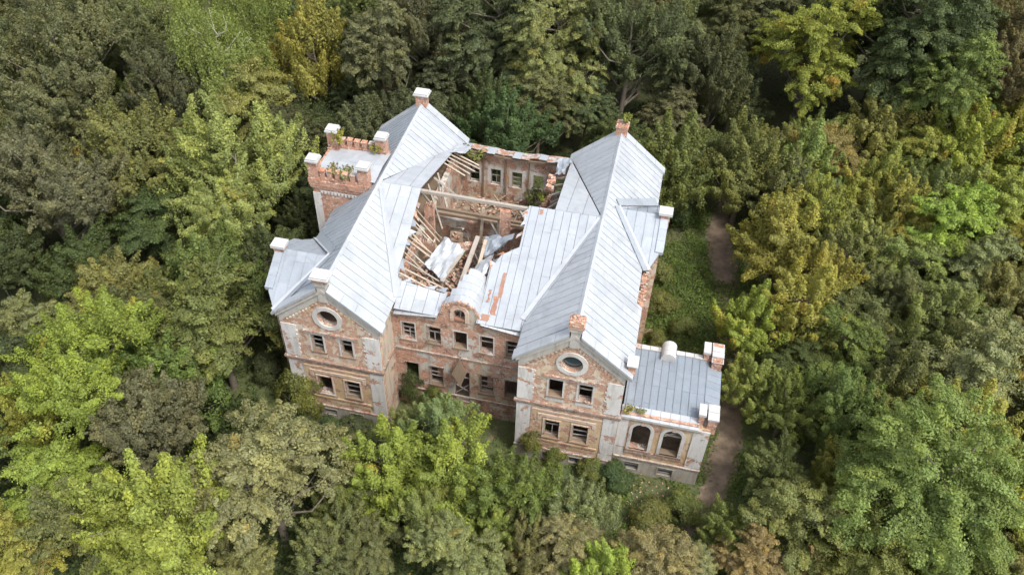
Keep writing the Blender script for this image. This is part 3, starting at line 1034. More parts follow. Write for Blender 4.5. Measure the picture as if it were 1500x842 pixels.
for (x, y) in ((TX0 + .27, TY0 + .25), (TX1 - .35, TY0 + .25), (TX0 + .27, TY1 - .25), (TX1 - .3, TY1 - .25)):
    mb = MB()
    mb.box(x - .42, x + .42, y - .4, y + .4, 13.4, 15.9)
    mb.box(x - .5, x + .5, y - .48, y + .48, 13.9, 14.3)
    pn_ = mb.build('pinnacle', 'brickwork', TW)
    cc = MB()
    cc.box(x - .54, x + .54, y - .52, y + .52, 15.9, 16.05)
    cc.box(x - .48, x + .48, y - .46, y + .46, 16.05, 16.2)
    cc.build('pinnacle_cap', 'cap_white', pn_)
for y in (TY0 + .12, TY1 - .12):
    pp = MB()
    pp.box(TX0 + .7, TX1 - .8, y - .22, y + .22, 14.1, 14.42)
    pp.build('parapet', 'brickwork', TW)
    for k in range(5):
        x = TX0 + 1.02 + k * .66
        mb = MB()
        hh = .66 + rn.uniform(-.05, .04)
        mb.box(x - .2, x + .2, y - .2, y + .2, 14.42, 14.42 + hh)
        mb.box(x - .25, x + .25, y - .25, y + .25, 14.42 + hh, 14.5 + hh)
        mb.build('merlon', 'brickwork', TW)

# ---- arched annex
AX1, AY0, AY1, AZ = 33.1, .43, 7.4, 6.15
M = mapper('x', AY0, -1)
A1, A2 = arch(27.5, 28.88, 2.25, 5.35, 14), arch(29.86, 31.24, 2.2, 5.32, 14)
ab = [(27.35, 28.5), (30.05, 31.2)]
wall('annex_wall', [(R1 + .003, ZB), (AX1, ZB), (AX1, AZ), (R1 + .003, AZ)], [A1, A2] + [rect(a, c, -.45, .45) for a, c in ab], M, .5, 'facade_ochre', H)
side = wall('annex_wall', [(AY0 + .51, ZB), (AY1, ZB), (AY1, AZ), (AY0 + .51, AZ)], [arch(3.2, 4.6, 2.2, 5.3)], mapper('y', AX1, 1), .5, 'facade_white', H)
wall('annex_wall', [(R1 + .003, ZB), (AX1 - .51, ZB), (AX1 - .51, AZ), (R1 + .003, AZ)], [arch(28.2, 29.6, 2.2, 5.3)], mapper('x', AY1, 1), .5, 'facade_brick', H)
wall('plinth', [(R1 + .1, ZB), (AX1 + .06, ZB), (AX1 + .06, .95), (R1 + .1, .95)], [rect(a, c, -.45, .45) for a, c in ab], mapper('x', AY0 - .07, -1), .1, 'plinth', H)
trim('plinth_ledge', M, R1 + .1, AX1 + .1, .95, 1.1, .14, 'worn_trim')
trim('pilaster', M, R1 + .05, R1 + .8, 1.1, 5.75, .05, 'facade_white')
trim('pilaster', M, AX1 - 1.15, AX1 + .05, 1.1, 5.95, .07, 'facade_white')
trim('sill_band', M, 27.2, 31.6, 1.7, 2.0, .09, 'worn_trim')
for i, (sh, u0, u1, z0_, z1_) in enumerate(((A1, 27.5, 28.88, 2.25, 5.35), (A2, 29.86, 31.24, 2.2, 5.32))):
    window(M, u0, u1, z0_, z1_, 120 + i, 'white_trim', .26, .06, .3, sill=True, shape=sh, bars=False)
    ks = MB()
    c = (u0 + u1) / 2
    mbox(ks, M, c - .13, c + .13, z1_ - .02, z1_ + .38, -.02, .11)
    build(ks, 'keystone', 'pink_trim')
lo_ = MB()
lo_.beam((29.9, .8, 4.3), (31.2, .85, 4.15), .1, .12)
lo_.beam((29.95, .75, 4.1), (31.0, .9, 4.72), .08, .07)
build(lo_, 'broken_sash', 'sash_wood')
for i, (a, c) in enumerate(ab):
    window(mapper('x', AY0 - .07, -1), a, c, -.45, .45, 130 + i, 'plinth', .1, .04, .12, sill=False, pane=(-.45, .45))
trim('eave_cornice', M, R1 + .05, AX1 - .6, 5.75, 5.95, .12, 'worn_trim')
trim('eave_cornice', M, R1 + .02, AX1 - .6, 5.95, 6.13, .22, 'facade_grey')
roof_slope(H, [[(26.5, 0), (32.55, 0), (32.55, 5.75), (26.5, 5.75)]], (0, 6.95, 6.55), (1, 0, 0), (0, -1, -.03), 0.58, 1.75, 'zinc_slate', rib=True, seed=77, h0=.04, stagger=False)
for k in range(8):                           # sloped front coping, mossy at the wall end
    a, c = R1 + .12 + k * .73, R1 + .12 + (k + 1) * .73 - .02
    mb = MB()
    mb.hexa([(a, .22, 6.14), (c, .22, 6.14), (c, 1.16, 6.3), (a, 1.16, 6.3), (a, .2, 6.2), (c, .2, 6.2), (c, 1.16, 6.47), (a, 1.16, 6.47)])
    build(mb, 'parapet_coping', 'zinc_white')
    mb = MB()
    mb.hexa([(a, .42, 6.26), (c, .42, 6.26), (c, .62, 6.3), (a, .62, 6.3), (a, .42, 6.38 + rn.uniform(-.03, .05)), (c, .42, 6.38), (c, .62, 6.42), (a, .62, 6.42 + rn.uniform(-.03, .05))])
    build(mb, 'parapet_brick_course', 'rubble_brick')
for k in range(6):                           # outer lip
    a, c = 2.15 + k * .72, 2.15 + (k + 1) * .72 - .02
    mb = MB()
    mb.hexa([(32.5, a, 6.3), (33.65, a, 6.12), (33.65, c, 6.12), (32.5, c, 6.3), (32.5, a, 6.5), (33.65, a, 6.18), (33.65, c, 6.18), (32.5, c, 6.5)])
    build(mb, 'parapet_coping', 'zinc_slate')
rp = MB()
rp.box(R1 + .1, 32.5, 6.95, 7.4, 6.1, 6.62)
build(rp, 'rear_parapet', 'rubble_brick')
for k in range(9):
    a = R1 + .2 + k * .7
    mb = MB()
    mb.box(a, a + .66, 6.9 + rn.uniform(-.04, .04), 7.36, 6.62, 6.7)
    build(mb, 'parapet_coping', 'cap_white' if k % 4 else 'zinc_rusty')
bm_ = MB()
pf_ = [(29.38 + .58 * math.cos(t), 6.75 + .62 * math.sin(t)) for t in [math.pi * i / 12 for i in range(13)]] + [(28.8, 6.5), (29.96, 6.5)]
for j in range(3):
    mb = MB()
    ya, yb = 6.15 + j * .5, 6.15 + (j + 1) * .5 - .02
    mb.prism(pf_, lambda x, z: (x, ya, z), lambda x, z: (x, yb, z))
    build(mb, 'barrel_cap', 'cap_white')
def corner_pier(spec):
    for (xa, xb, ya, yb, z1_, caps) in spec:
        mb = MB()
        mb.box(xa, xb, ya, yb, 5.6, z1_)
        po = build(mb, 'corner_pier', 'brickwork')
        for j in range(caps):
            c0, c1 = ya - .06 + (yb - ya + .12) * j / caps + .015, ya - .06 + (yb - ya + .12) * (j + 1) / caps - .015
            drop = .0 if caps == 1 else .16 * abs(j - (caps - 1) / 2)
            cc = MB()
            cc.box(xa - .08, xb + .08, c0, c1, z1_ + .003 - drop * .2, z1_ + .22 - drop)
            cc.build('pier_cap', 'cap_white', po)
corner_pier([(32.1, 32.5, .75, 1.75, 7.25, 1), (32.78, 33.45, .55, 1.95, 7.2, 2), (32.1, 32.5, 7.0, 8.1, 7.25, 1), (32.78, 33.55, 6.35, 8.4, 7.2, 4)])
# ------------------------------------------------------------------ inside the ruin
def slab(name, x0, x1, y0_, y1_, z, amp, mat, n_=14, seed=0, holes=None):
    rr = random.Random(seed)
    vs, fs = [], []
    hh = {}
    for j in range(n_ + 1):
        for i in range(n_ + 1):
            vs.append((x0 + (x1 - x0) * i / n_, y0_ + (y1_ - y0_) * j / n_, z + rr.uniform(-amp, amp)))
    k = len(vs)
    vs += [(x, y, z - .35) for x, y, _ in vs]
    for j in range(n_):
        for i in range(n_):
            if holes and holes(i / n_, j / n_):
                continue
            q = j * (n_ + 1) + i
            a = (q, q + 1, q + n_ + 2, q + n_ + 1)
            fs += [a, tuple(t + k for t in reversed(a))]
    return mesh_obj(name, vs, fs, mat, H, False, False)

for x0 in (0, R0):                           # floors of the wings keep the rooms dark
    for z in (.9, 5.5, 10.3):
        mb = MB()
        mb.box(x0 + .51, x0 + W - .51, .56, D - .56, z - .25, z)
        build(mb, 'floor', 'timber_brown')
    for y in (8.2, 16.5):
        mb = MB()
        mb.box(x0 + .52, x0 + W - .52, y, y + .35, ZB + .5, 10.05)
        build(mb, 'partition', 'interior_wall')
mb = MB()
mb.box(R1 + .01, AX1 - .52, AY0 + .52, AY1 - .52, .6, .9)
build(mb, 'floor', 'rubble_floor')
slab('floor', W + .02, R0 - .02, 3.56, 24.08, .7, .12, 'rubble_floor', 18, 1)
slab('floor', W + .02, R0 - .02, 15.75, 24.08, 5.5, .10, 'rubble_floor', 16, 2, lambda a, c: .35 < a < .6 and c < .35)
slab('attic_floor', W + .02, 16.4, 3.56, 9.4, 9.75, .16, 'rubble_floor', 14, 3, lambda a, c: (.32 < a < .62 and .35 < c < .75) or (a > .75 and c > .8))
# cross walls
def ragged(name, y, x0, x1, top, holes, mat, seed, amp=.45):
    rr = random.Random(seed)
    n_ = 16
    tp = [(x1 - (x1 - x0) * i / n_, top + rr.uniform(-amp, amp * .4)) for i in range(n_ + 1)]
    return wall(name, [(x0, ZB + .5), (x1, ZB + .5)] + tp, holes, mapper('x', y, -1), .45, mat, H)
ragged('inner_wall', 15.2, W + .02, R0 - .02, 9.9, [rect(a, a + 1.3, z, z + 2.5) for a in (9.0, 11.9, 15.6) for z in (1.2, 5.9)], 'interior_wall', 5)
ragged('inner_wall', 10.2, W + .02, 9.2, 11.2, [], 'interior_wall', 6)
ragged('inner_wall', 12.2, W + .02, 8.6, 13.4, [], 'brickwork', 8, .3)
ragged('inner_wall', 9.6, 15.4, R0 - .02, 9.6, [rect(16.2, 17.2, 5.9, 8.3)], 'interior_wall', 7)
pz_ = MB()
pz_.box(14.2, 15.0, 12.3, 12.9, GZ, 13.9)
build(pz_, 'brick_pillar', 'brickwork')
rw_ = MB()                                   # leaning stump of wall beside the far rafters
rr = random.Random(9)
for k in range(90):
    t = rr.random()
    x, y, z = 16.3 + .9 * t + rr.uniform(-.22, .22), 20.0 + rr.uniform(-1.2, 1.0) , 6.2 + 6.2 * t + rr.uniform(-.3, .2)
    rw_.beam((x - .18, y, z), (x + .18, y + rr.uniform(-.1, .1), z + rr.uniform(-.05, .05)), rr.uniform(.25, .5), rr.uniform(.2, .4))
rw_.box(16.4, 16.9, 18.9, 20.9, 5.4, 9.6)
build(rw_, 'wall_stump', 'rubble_brick')
# timbers still fixed in the frame
def timber(name, a, c, wd, ht, mat, roll=0.0):
    mb = MB()
    L_ = (Vector(c) - Vector(a))
    o = MB().beam((0, 0, 0), (L_.length, 0, 0), wd, ht, roll).build(name, mat, None)
    rot = L_.to_track_quat('X', 'Z')
    o.rotation_mode = 'QUATERNION'
    o.rotation_quaternion = rot
    o.location = a
    o.parent = H
    o.matrix_parent_inverse = Matrix.Translation(-H.location)
    return o
timber('ridge_beam', (7.3, 12.74, 14.32), (16.9, 12.74, 14.2), .26, .26, 'timber_grey')
timber('ridge_beam', (7.9, 15.0, 10.4), (18.3, 15.1, 10.2), .3, .28, 'timber_brown')
timber('ridge_beam', (7.9, 14.2, 11.6), (18.0, 14.3, 11.2), .24, .24, 'timber_brown')
for a, c in (((7.6, 21.3, 12.0), (10.5, 20.4, 11.6)), ((7.6, 20.7, 12.1), (10.2, 19.8, 11.7)), ((7.5, 20.1, 12.25), (9.9, 19.2, 11.8)), ((7.5, 19.4, 12.4), (9.6, 18.7, 11.9)), ((7.6, 22.0, 11.8), (10.3, 20.9, 11.6))):
    timber('rafter', a, c, .15, .07, 'board_pale')
for a, c in (((16.9, 19.7, 11.4), (19.0, 19.2, 12.55)), ((17.2, 18.4, 11.4), (19.0, 18.0, 12.75)), ((17.5, 17.5, 11.4), (19.0, 16.8, 13.0)), ((17.2, 16.6, 11.2), (19.0, 16.4, 13.2)), ((17.0, 21.0, 11.3), (18.9, 20.6, 12.2)), ((17.4, 15.6, 11.4), (19.0, 15.2, 13.4))):
    timber('rafter', a, c, .14, .10, 'timber_grey')
rr = random.Random(12)
LB_ = [((7.3, 11.6, 13.3), (9.5, 11.6, 10.4)), ((7.2, 11.3, 13.1), (9.4, 11.3, 10.4)), ((7.2, 10.9, 12.8), (9.2, 11.0, 10.4)), ((7.2, 10.6, 12.7), (9.0, 10.7, 10.4)),
       ((7.25, 9.9, 12.4), (9.3, 9.6, 10.4)), ((7.25, 9.5, 12.2), (9.2, 9.3, 10.4)), ((7.3, 9.1, 12.1), (9.0, 8.9, 10.4)), ((7.25, 8.5, 11.95), (9.0, 8.1, 10.5)),
       ((7.3, 8.0, 11.8), (9.2, 7.5, 10.5)), ((7.3, 7.3, 11.7), (10.6, 6.1, 10.7)), ((7.4, 6.5, 11.55), (11.6, 5.5, 10.8)),
       ((7.55, 5.9, 11.45), (12.0, 5.0, 10.9))]
for a, c in LB_:
    c = (c[0] + rr.uniform(-.7, .5), c[1] + rr.uniform(-.35, .35), c[2] + rr.uniform(-.35, .25))
    timber('roof_board', a, c, rr.uniform(.10, .18), .05, ['board_pale', 'timber_grey', 'timber_worn'][rr.randrange(3)], rr.uniform(-.3, .3))
for a, c in (((7.5, 12.7, 14.2), (8.2, 15.2, 10.2)), ((7.5, 14.5, 13.7), (9.0, 13.2, 10.2)), ((7.6, 17.0, 13.1), (8.9, 15.5, 10.2)), ((8.0, 15.9, 12.9), (8.1, 15.9, 10.0)), ((7.6, 16.0, 13.3), (9.4, 17.2, 10.6))):
    timber('roof_strut', a, c, .14, .14, 'timber_grey')
for a, c in (((15.9, 9.4, 9.7), (16.4, 12.4, 12.6)), ((16.3, 10.2, 9.7), (17.6, 11.8, 13.4)), ((15.4, 11.5, 9.8), (17.5, 11.2, 12.6)), ((15.2, 10.9, 9.7), (17.2, 10.3, 11.9))):
    timber('roof_strut', a, c, .16, .12, 'timber_grey')

rr = random.Random(72)
EDGE = [((7.48, 12.6), (7.75, 5.0)), ((8.1, 4.93), (11.9, 4.55)), ((14.62, 6.95), (15.26, 8.3)), ((15.26, 8.3), (16.5, 9.18)), ((16.5, 9.2), (16.5, 12.7))]
for (xa, ya), (xb, yb) in EDGE:              # bent, torn ends of the sheets round the hole
    n_ = max(2, int(math.hypot(xb - xa, yb - ya) / .8))
    for k in range(n_):
        if rr.random() < .25:
            continue
        t0, t1 = (k + rr.uniform(0, .25)) / n_, (k + rr.uniform(.6, 1.0)) / n_
        p0 = Vector((xa + (xb - xa) * t0, ya + (yb - ya) * t0, 0))
        p1 = Vector((xa + (xb - xa) * t1, ya + (yb - ya) * t1, 0))
        for p_ in (p0, p1):
            p_.z = HR - .03 - KF * (YM - p_.y) + .04
        cn = Vector((12, 8.5, 0)) - (p0 + p1) / 2
        cn.z = 0
        cn.normalize()
        o0, o1 = rr.uniform(.1, .65), rr.uniform(.1, .65)
        dz0, dz1 = rr.uniform(-.4, .15), rr.uniform(-.4, .15)
        mid = (p0 + p1) / 2 + cn * rr.uniform(.1, .5) + Vector((0, 0, rr.uniform(-.25, .1)))
        q = [p0, p1, p1 + cn * o1 + Vector((0, 0, dz1)), mid, p0 + cn * o0 + Vector((0, 0, dz0))]
        mb = MB()
        mb.add(q + [v - Vector((0, 0, .03)) for v in q], [(0, 1, 2), (0, 2, 3), (0, 3, 4), (5, 7, 6), (5, 8, 7), (5, 9, 8)] + [(i, (i + 1) % 5, 5 + (i + 1) % 5, 5 + i) for i in range(5)])
        mb.build('torn_sheet_edge', ['zinc_white', 'zinc_dull', 'zinc_rusty'][rr.randrange(3)], H)
rr = random.Random(71)
for k in range(34):                          # splintered members still caught in the frame
    x, y = rr.uniform(8.2, 17.8), rr.uniform(5.2, 22.5)
    zb = 9.9 if y < 9.2 and x < 16 else (5.7 if y > 15.8 else 7.5)
    a = Vector((x, y, zb))
    t = rr.uniform(0, 6.28)
    L_ = rr.uniform(1.4, 3.4)
    e = rr.uniform(.1, .75)
    timber('broken_rafter', a, a + Vector((math.cos(t) * L_ * math.cos(e), math.sin(t) * L_ * math.cos(e), L_ * math.sin(e))), rr.uniform(.08, .18), rr.uniform(.06, .14), ['timber_grey', 'timber_worn', 'timber_brown'][k % 3], rr.uniform(-.6, .6))
rr = random.Random(12)

# ------------------------------------------------------------------ loose things lying in the hole
def loose_timber(a, c, wd, ht, mat, label, group=None):
    L_ = (Vector(c) - Vector(a))
    o = MB().beam((0, 0, 0), (L_.length, 0, 0), wd, ht).build('fallen_beam', mat)
    o.rotation_mode = 'QUATERNION'
    o.rotation_quaternion = L_.to_track_quat('X', 'Z')
    o.location = a
    return tag(o, label, 'beam', group)

loose_timber((12.4, 6.2, 10.7), (12.6, 11.4, 11.6), .36, .16, 'timber_grey', 'thick grey beam lying down the middle of the collapsed roof')
loose_timber((13.5, 7.0, 11.2), (13.45, 10.6, 12.1), .26, .10, 'board_pale', 'pale plank standing between the thick grey beam and curled roof metal')
loose_timber((10.95, 6.2, 10.95), (11.75, 9.2, 11.35), .28, .12, 'timber_grey', 'weathered board lying along the edge of the crumpled roof sheet')
loose_timber((12.1, 14.2, 8.4), (12.2, 14.9, 11.8), .22, .18, 'board_pale', 'short pale post standing upright in front of the inner wall')
loose_timber((12.9, 14.6, 10.6), (14.6, 12.2, 10.2), .16, .16, 'timber_grey', 'grey timber tilted against the brick pillar')
loose_timber((13.6, 13.9, 8.0), (13.7, 14.4, 11.2), .2, .16, 'timber_grey', 'short grey post close beside the brick pillar')
loose_timber((8.6, 16.0, 8.0), (10.8, 13.4, 10.4), .18, .14, 'timber_grey', 'leaning grey timber under the ridge beam at the hole edge')
loose_timber((15.0, 17.0, 10.3), (16.2, 15.1, 10.5), .18, .14, 'timber_grey', 'grey plank tip rising behind the ridge beam')
for k in range(14):
    a = Vector((rr.uniform(9, 15.5), rr.uniform(5, 9), 9.95 + rr.uniform(0, .3)))
    t = rr.uniform(0, 6.28)
    L_ = rr.uniform(1.0, 2.4)
    loose_timber(a, a + Vector((math.cos(t) * L_, math.sin(t) * L_, rr.uniform(0, .3))), rr.uniform(.1, .2), .05, 'board_pale' if k % 2 else 'timber_grey',
                 'broken board lying in the rubble of the collapsed roof', 'broken boards in the collapsed roof')

def crumple(name, corners, n_, amp, mat, seed, label, curl=0.0):
    rr = random.Random(seed)
    A_, B2, C2, D2 = [Vector(q) for q in corners]
    vs, fs = [], []
    ph = [rr.uniform(0, 6) for _ in range(6)]
    for j in range(n_ + 1):
        for i in range(n_ + 1):
            u, v = i / n_, j / n_
            p_ = A_ * (1 - u) * (1 - v) + B2 * u * (1 - v) + C2 * u * v + D2 * (1 - u) * v
            h = amp * (abs(math.sin(u * 7 + ph[0] + v * 2)) + .6 * math.sin(v * 6 + ph[1] - u * 3) + .4 * math.sin((u + v) * 11 + ph[2])) + rr.uniform(-.05, .05)
            h += curl * (max(0, u - .55) * 2.2) ** 2
            vs.append(p_ + Vector((rr.uniform(-.06, .06), rr.uniform(-.06, .06), h)))
    k = len(vs)
    vs += [v - Vector((0, 0, .025)) for v in vs]
    for j in range(n_):
        for i in range(n_):
            q = j * (n_ + 1) + i
            a = (q, q + 1, q + n_ + 2, q + n_ + 1)
            fs += [a, tuple(t + k for t in reversed(a))]
    c0 = (A_ + B2 + C2 + D2) / 4
    o = mesh_obj(name, [v - c0 for v in vs], fs, mat, None, False, False)
    o.location = c0
    return tag(o, label, 'metal sheet')

crumple('crumpled_roof_sheet', [(9.0, 7.9, 10.7), (11.1, 6.2, 10.8), (11.9, 9.9, 11.2), (9.9, 10.9, 11.3)], 11, .16, 'zinc_white', 3, 'large crumpled pale roof sheet dropped into the collapsed roof')
crumple('curled_roof_sheet', [(13.3, 9.2, 11.2), (15.2, 9.2, 12.6), (15.8, 10.6, 12.7), (13.2, 11.6, 11.7)], 9, .18, 'zinc_dull', 5, 'curled blue-grey roof sheet peeled up beside the intact tiles of metal roof', .4)
crumple('torn_roof_sheet', [(12.9, 5.6, 11.5), (14.2, 5.7, 12.0), (14.6, 8.6, 12.5), (13.3, 8.6, 11.4)], 8, .10, 'zinc_white', 8, 'torn pale roof sheet sagging behind the arched dormer')
crumple('hanging_roof_sheet', [(17.3, 20.4, 12.0), (18.2, 20.6, 12.4), (18.4, 23.6, 11.7), (17.2, 23.3, 11.9)], 7, .16, 'zinc_dull', 9, 'bent blue-grey sheet hanging over the far wall stump')
crumple('bent_roof_sheet', [(7.6, 21.2, 12.3), (8.9, 21.6, 12.1), (9.0, 23.3, 11.7), (7.8, 23.6, 11.75)], 5, .05, 'zinc_white', 10, 'flat pale sheet jutting over the splayed rafters')

rb = MB()
for k in range(900):
    if k < 560:
        x, y, z = rr.uniform(8.2, 16), rr.uniform(4, 9.3), 9.85 + rr.random() ** 3 * .7
    else:
        x, y, z = rr.uniform(8.3, 18.1), rr.uniform(15.8, 23.8), 5.6 + rr.random() ** 4 * .6
    t = rr.uniform(0, 3.14)
    dx, dy = math.cos(t) * .15, math.sin(t) * .15
    rb.beam((x - dx, y - dy, z), (x + dx, y + dy, z + rr.uniform(-.08, .08)), .16, .10)
tag(rb.build('brick_rubble', 'rubble_brick'), 'loose brick rubble spread over the collapsed floors', 'rubble', kind='stuff')
bm2 = MB()
for k in range(26):
    x, y, z = 11.6 + rr.uniform(-.5, .5), 11.0 + rr.uniform(-.5, .5), 9.6 + rr.uniform(0, 1.1)
    bm2.beam((x - .3, y, z), (x + .3, y + rr.uniform(-.15, .15), z + rr.uniform(-.15, .15)), .5, .3)
bm2.box(11.1, 12.1, 10.6, 11.5, .7, 10.0)
o = build(bm2, 'chimney_stump', 'rubble_brick')
# lump of brick in the yard beyond the annex, and stones
bl = MB()
bl.hexa([(27.3, 15.4, GZ), (28.2, 15.3, GZ), (28.3, 16.1, GZ), (27.4, 16.2, GZ), (27.35, 15.45, GZ + .55), (28.05, 15.35, GZ + .8), (28.2, 16.0, GZ + .7), (27.45, 16.1, GZ + .45)])
tag(bl.build('masonry_block', 'rubble_brick'), 'pinkish fallen masonry block in the green yard behind the annex', 'masonry block')
ys = MB()
for k in range(90):
    x, y = rr.gauss(30.5, 1.6), rr.gauss(-1.9, 1.0)
    if y > .1 or not 26 < x < 34:
        continue
    s_ = rr.uniform(.03, .09)
    t = rr.uniform(0, 3)
    ys.beam((x - s_ * math.cos(t), y - s_ * math.sin(t), GZ + .03), (x + s_ * math.cos(t), y + s_ * math.sin(t), GZ + .06), s_ * 1.2, s_ * .8)
tag(ys.build('brick_debris', 'rubble_brick'), 'scattered brick bits and stones on the ground before the annex', 'debris', kind='stuff')

# ------------------------------------------------------------------ foliage
def leaf_mesh(name, P, Nrm, size, val, clu, tw_, aspect=.62, droop=0.0):
    """one small folded leaf quad per point"""
    rs = np.random.RandomState(len(P) % 9973)
    n_ = len(P)
    Nrm = Nrm / (np.linalg.norm(Nrm, axis=1, keepdims=True) + 1e-9)
    R_ = rs.normal(size=(n_, 3))
    if droop:
        R_[:, 2] -= droop
    T_ = R_ - (R_ * Nrm).sum(1, keepdims=True) * Nrm
    T_ /= np.linalg.norm(T_, axis=1, keepdims=True) + 1e-9
    B = np.cross(Nrm, T_)
    s_ = size[:, None]
    v0 = P - T_ * s_ * .5
    v1 = P + B * s_ * aspect * .5 + Nrm * s_ * .10
    v2 = P + T_ * s_ * .55 - Nrm * s_ * .12
    v3 = P - B * s_ * aspect * .5 + Nrm * s_ * .10
    V = np.stack([v0, v1, v2, v3], 1).reshape(-1, 3)
    me = bpy.data.meshes.new(name)
    me.vertices.add(4 * n_)
    me.vertices.foreach_set('co', V.ravel())
    me.loops.add(4 * n_)
    me.loops.foreach_set('vertex_index', np.arange(4 * n_, dtype=np.int32))
    me.polygons.add(n_)
    me.polygons.foreach_set('loop_start', np.arange(0, 4 * n_, 4, dtype=np.int32))
    me.polygons.foreach_set('loop_total', np.full(n_, 4, dtype=np.int32))
    me.update(calc_edges=True)
    at = me.color_attributes.new('leaf', 'FLOAT_COLOR', 'POINT')
    c = np.stack([val, clu, tw_, np.ones(n_)], 1)
    at.data.foreach_set('color', np.repeat(c, 4, axis=0).ravel())
    return me

def tube(mb, pts_, rad, sides=6):
    rings = []
    for i, p_ in enumerate(pts_):
        p_ = Vector(p_)
        d = (Vector(pts_[min(i + 1, len(pts_) - 1)]) - Vector(pts_[max(i - 1, 0)])).normalized()
        a = d.cross(Vector((.31, .95, .05)))
        a.normalize()
        b_ = d.cross(a)
        rings.append([p_ + (a * math.cos(t) + b_ * math.sin(t)) * rad[i] for t in [2 * math.pi * k / sides for k in range(sides)]])
    o = len(mb.v)
    for r_ in rings:
        mb.v += [tuple(v) for v in r_]
    for i in range(len(rings) - 1):
        for k in range(sides):
            mb.f.append((o + i * sides + k, o + i * sides + (k + 1) % sides, o + (i + 1) * sides + (k + 1) % sides, o + (i + 1) * sides + k))
    mb.f.append(tuple(o + (len(rings) - 1) * sides + k for k in range(sides)))

PROTO = {}

def make_tree(key, seed, a, c, zc, ncl, clr, nleaf, lsize, style, bark='bark'):
    rs = np.random.RandomState(seed)
    # big boughs first: each carries its own dome of leaf clusters, with gaps between
    nl = rs.randint(9, 14)
    lobes = []
    while len(lobes) < nl:
        u = rs.normal(size=3)
        u /= np.linalg.norm(u)
        if u[2] < -.45:
            continue
        lp = u * np.array([a, a, c]) * rs.uniform(.45, .80)
        lr = a * rs.uniform(.28, .46)
        if style == 'cone':
            lp[:2] *= 1 - .45 * max(0, u[2])
        if any(np.linalg.norm(lp - q[0]) < (lr + q[1]) * .42 for q in lobes) and rs.rand() < .9:
            continue
        lobes.append((lp, lr))
    lw = np.array([q[1] ** 2 for q in lobes])
    lw /= lw.sum()
    cl = []
    while len(cl) < ncl:
        if rs.rand() < .12:                  # a few inside, so that the crown is not hollow
            u = rs.normal(size=3)
            u /= np.linalg.norm(u)
            cl.append((u * np.array([a, a, c]) * rs.uniform(.15, .5), u, clr * rs.uniform(.6, 1.1)))
            continue
        lp, lr = lobes[rs.choice(nl, p=lw)]
        v = rs.normal(size=3)
        v /= np.linalg.norm(v)
        g = lp / (np.linalg.norm(lp) + 1e-6)
        if v @ (g * .8 + np.array([0, 0, .5])) < -.35:
            continue
        p_ = lp + v * lr * np.array([1, 1, .85]) * (1 - .45 * rs.rand() ** 1.6)
        if style == 'spray':
            p_ *= rs.uniform(.82, 1.15)
        u = v * .7 + g * .5
        u /= np.linalg.norm(u)
        if any(np.linalg.norm(p_ - q[0]) < clr * .8 for q in cl) and rs.rand() < .8:
            continue
        cl.append((p_, u, clr * rs.uniform(.5, 1.25)))
    wts = np.array([q[2] ** 2 for q in cl])
    cnt = np.maximum(30, (nleaf * wts / wts.sum()).astype(int))
    PP, NN, VV, CC = [], [], [], []
    for (p_, u, r_), k in zip(cl, cnt):
        out = u * .75 + np.array([0, 0, .65])
        out /= np.linalg.norm(out)
        dr = rs.normal(size=(k, 3))
        dr /= np.linalg.norm(dr, axis=1, keepdims=True)
        dn = dr @ out
        dr = np.where((dn < -.05)[:, None], dr - 2 * dn[:, None] * out, dr)
        rad = r_ * (.35 + .65 * rs.rand(k, 1) ** .6) * rs.choice([1.0, 1.0, 1.0, 1.3], (k, 1))
        if style == 'tuft':
            rad *= 1 + .28 * np.sin(np.arctan2(dr[:, 1], dr[:, 0]) * 5 + rs.uniform(0, 6))[:, None]
        q = dr * rad
        q -= out * (q @ out)[:, None] * .42
        if style == 'spray':                 # upright or arching shoots
            ax = u * .6 + np.array([0, 0, .55]) + rs.normal(size=3) * .28
            ax /= np.linalg.norm(ax)
            t = rs.uniform(-.8, 1.5, (k, 1))
            q = q * (.62 - .26 * t) + ax * t * r_ * 1.05
        if style in ('shoot', 'cone'):       # layered boughs reaching outwards
            ax = u * np.array([1, 1, .35]) + np.array([0, 0, .12]) + rs.normal(size=3) * .3
            ax /= np.linalg.norm(ax)
            t = rs.uniform(-.9, 1.3, (k, 1))
            q = q * (.66 - .22 * t) * np.array([1, 1, .62]) + ax * t * r_ * .95
            q[:, 2] -= (.22 * r_ * t[:, 0] ** 2) * (t[:, 0] > 0)
        if style == 'weep':
            ln = rs.uniform(0, 1, (k, 1)) ** .8
            st = rs.randint(0, 9, k)
            sx = rs.normal(size=(9, 2)) * r_ * .75
            q = np.concatenate([sx[st] + rs.normal(size=(k, 2)) * .11, -ln * r_ * 2.9 + .2], 1)
            q[:, :2] += u[:2] * (r_ * .9 * (1 - (1 - ln) ** 2))
        PP.append(p_ + q)
        NN.append(out * .55 + dr * .75 + rs.normal(size=(k, 3)) * .38)
        VV.append(rs.uniform(.82, 1.18) * rs.uniform(.7, 1.3, k))
        CC.append(np.full(k, rs.rand()) * .92 + rs.rand(k) * .08)
    P = np.concatenate(PP)
    P[:, 2] += zc
    keep = P[:, 2] > .12
    P = P[keep]
    me = leaf_mesh('crown', P, np.concatenate(NN)[keep], lsize * np.clip(rs.lognormal(-.05, .38, len(P)), .45, 2.0), np.concatenate(VV)[keep], np.concatenate(CC)[keep], rs.rand(len(P)),
                   droop=1.2 if style == 'weep' else .3)
    me.materials.append(MATS['leaf'])
    # trunk and limbs
    mb = MB()
    tr = max(.07, a * .055)
    top = zc + c * .45
    tp = [(0, 0, -.4)] + [(rs.normal() * .04 * a * t, rs.normal() * .04 * a * t, top * t) for t in (.2, .45, .7, 1.0)]
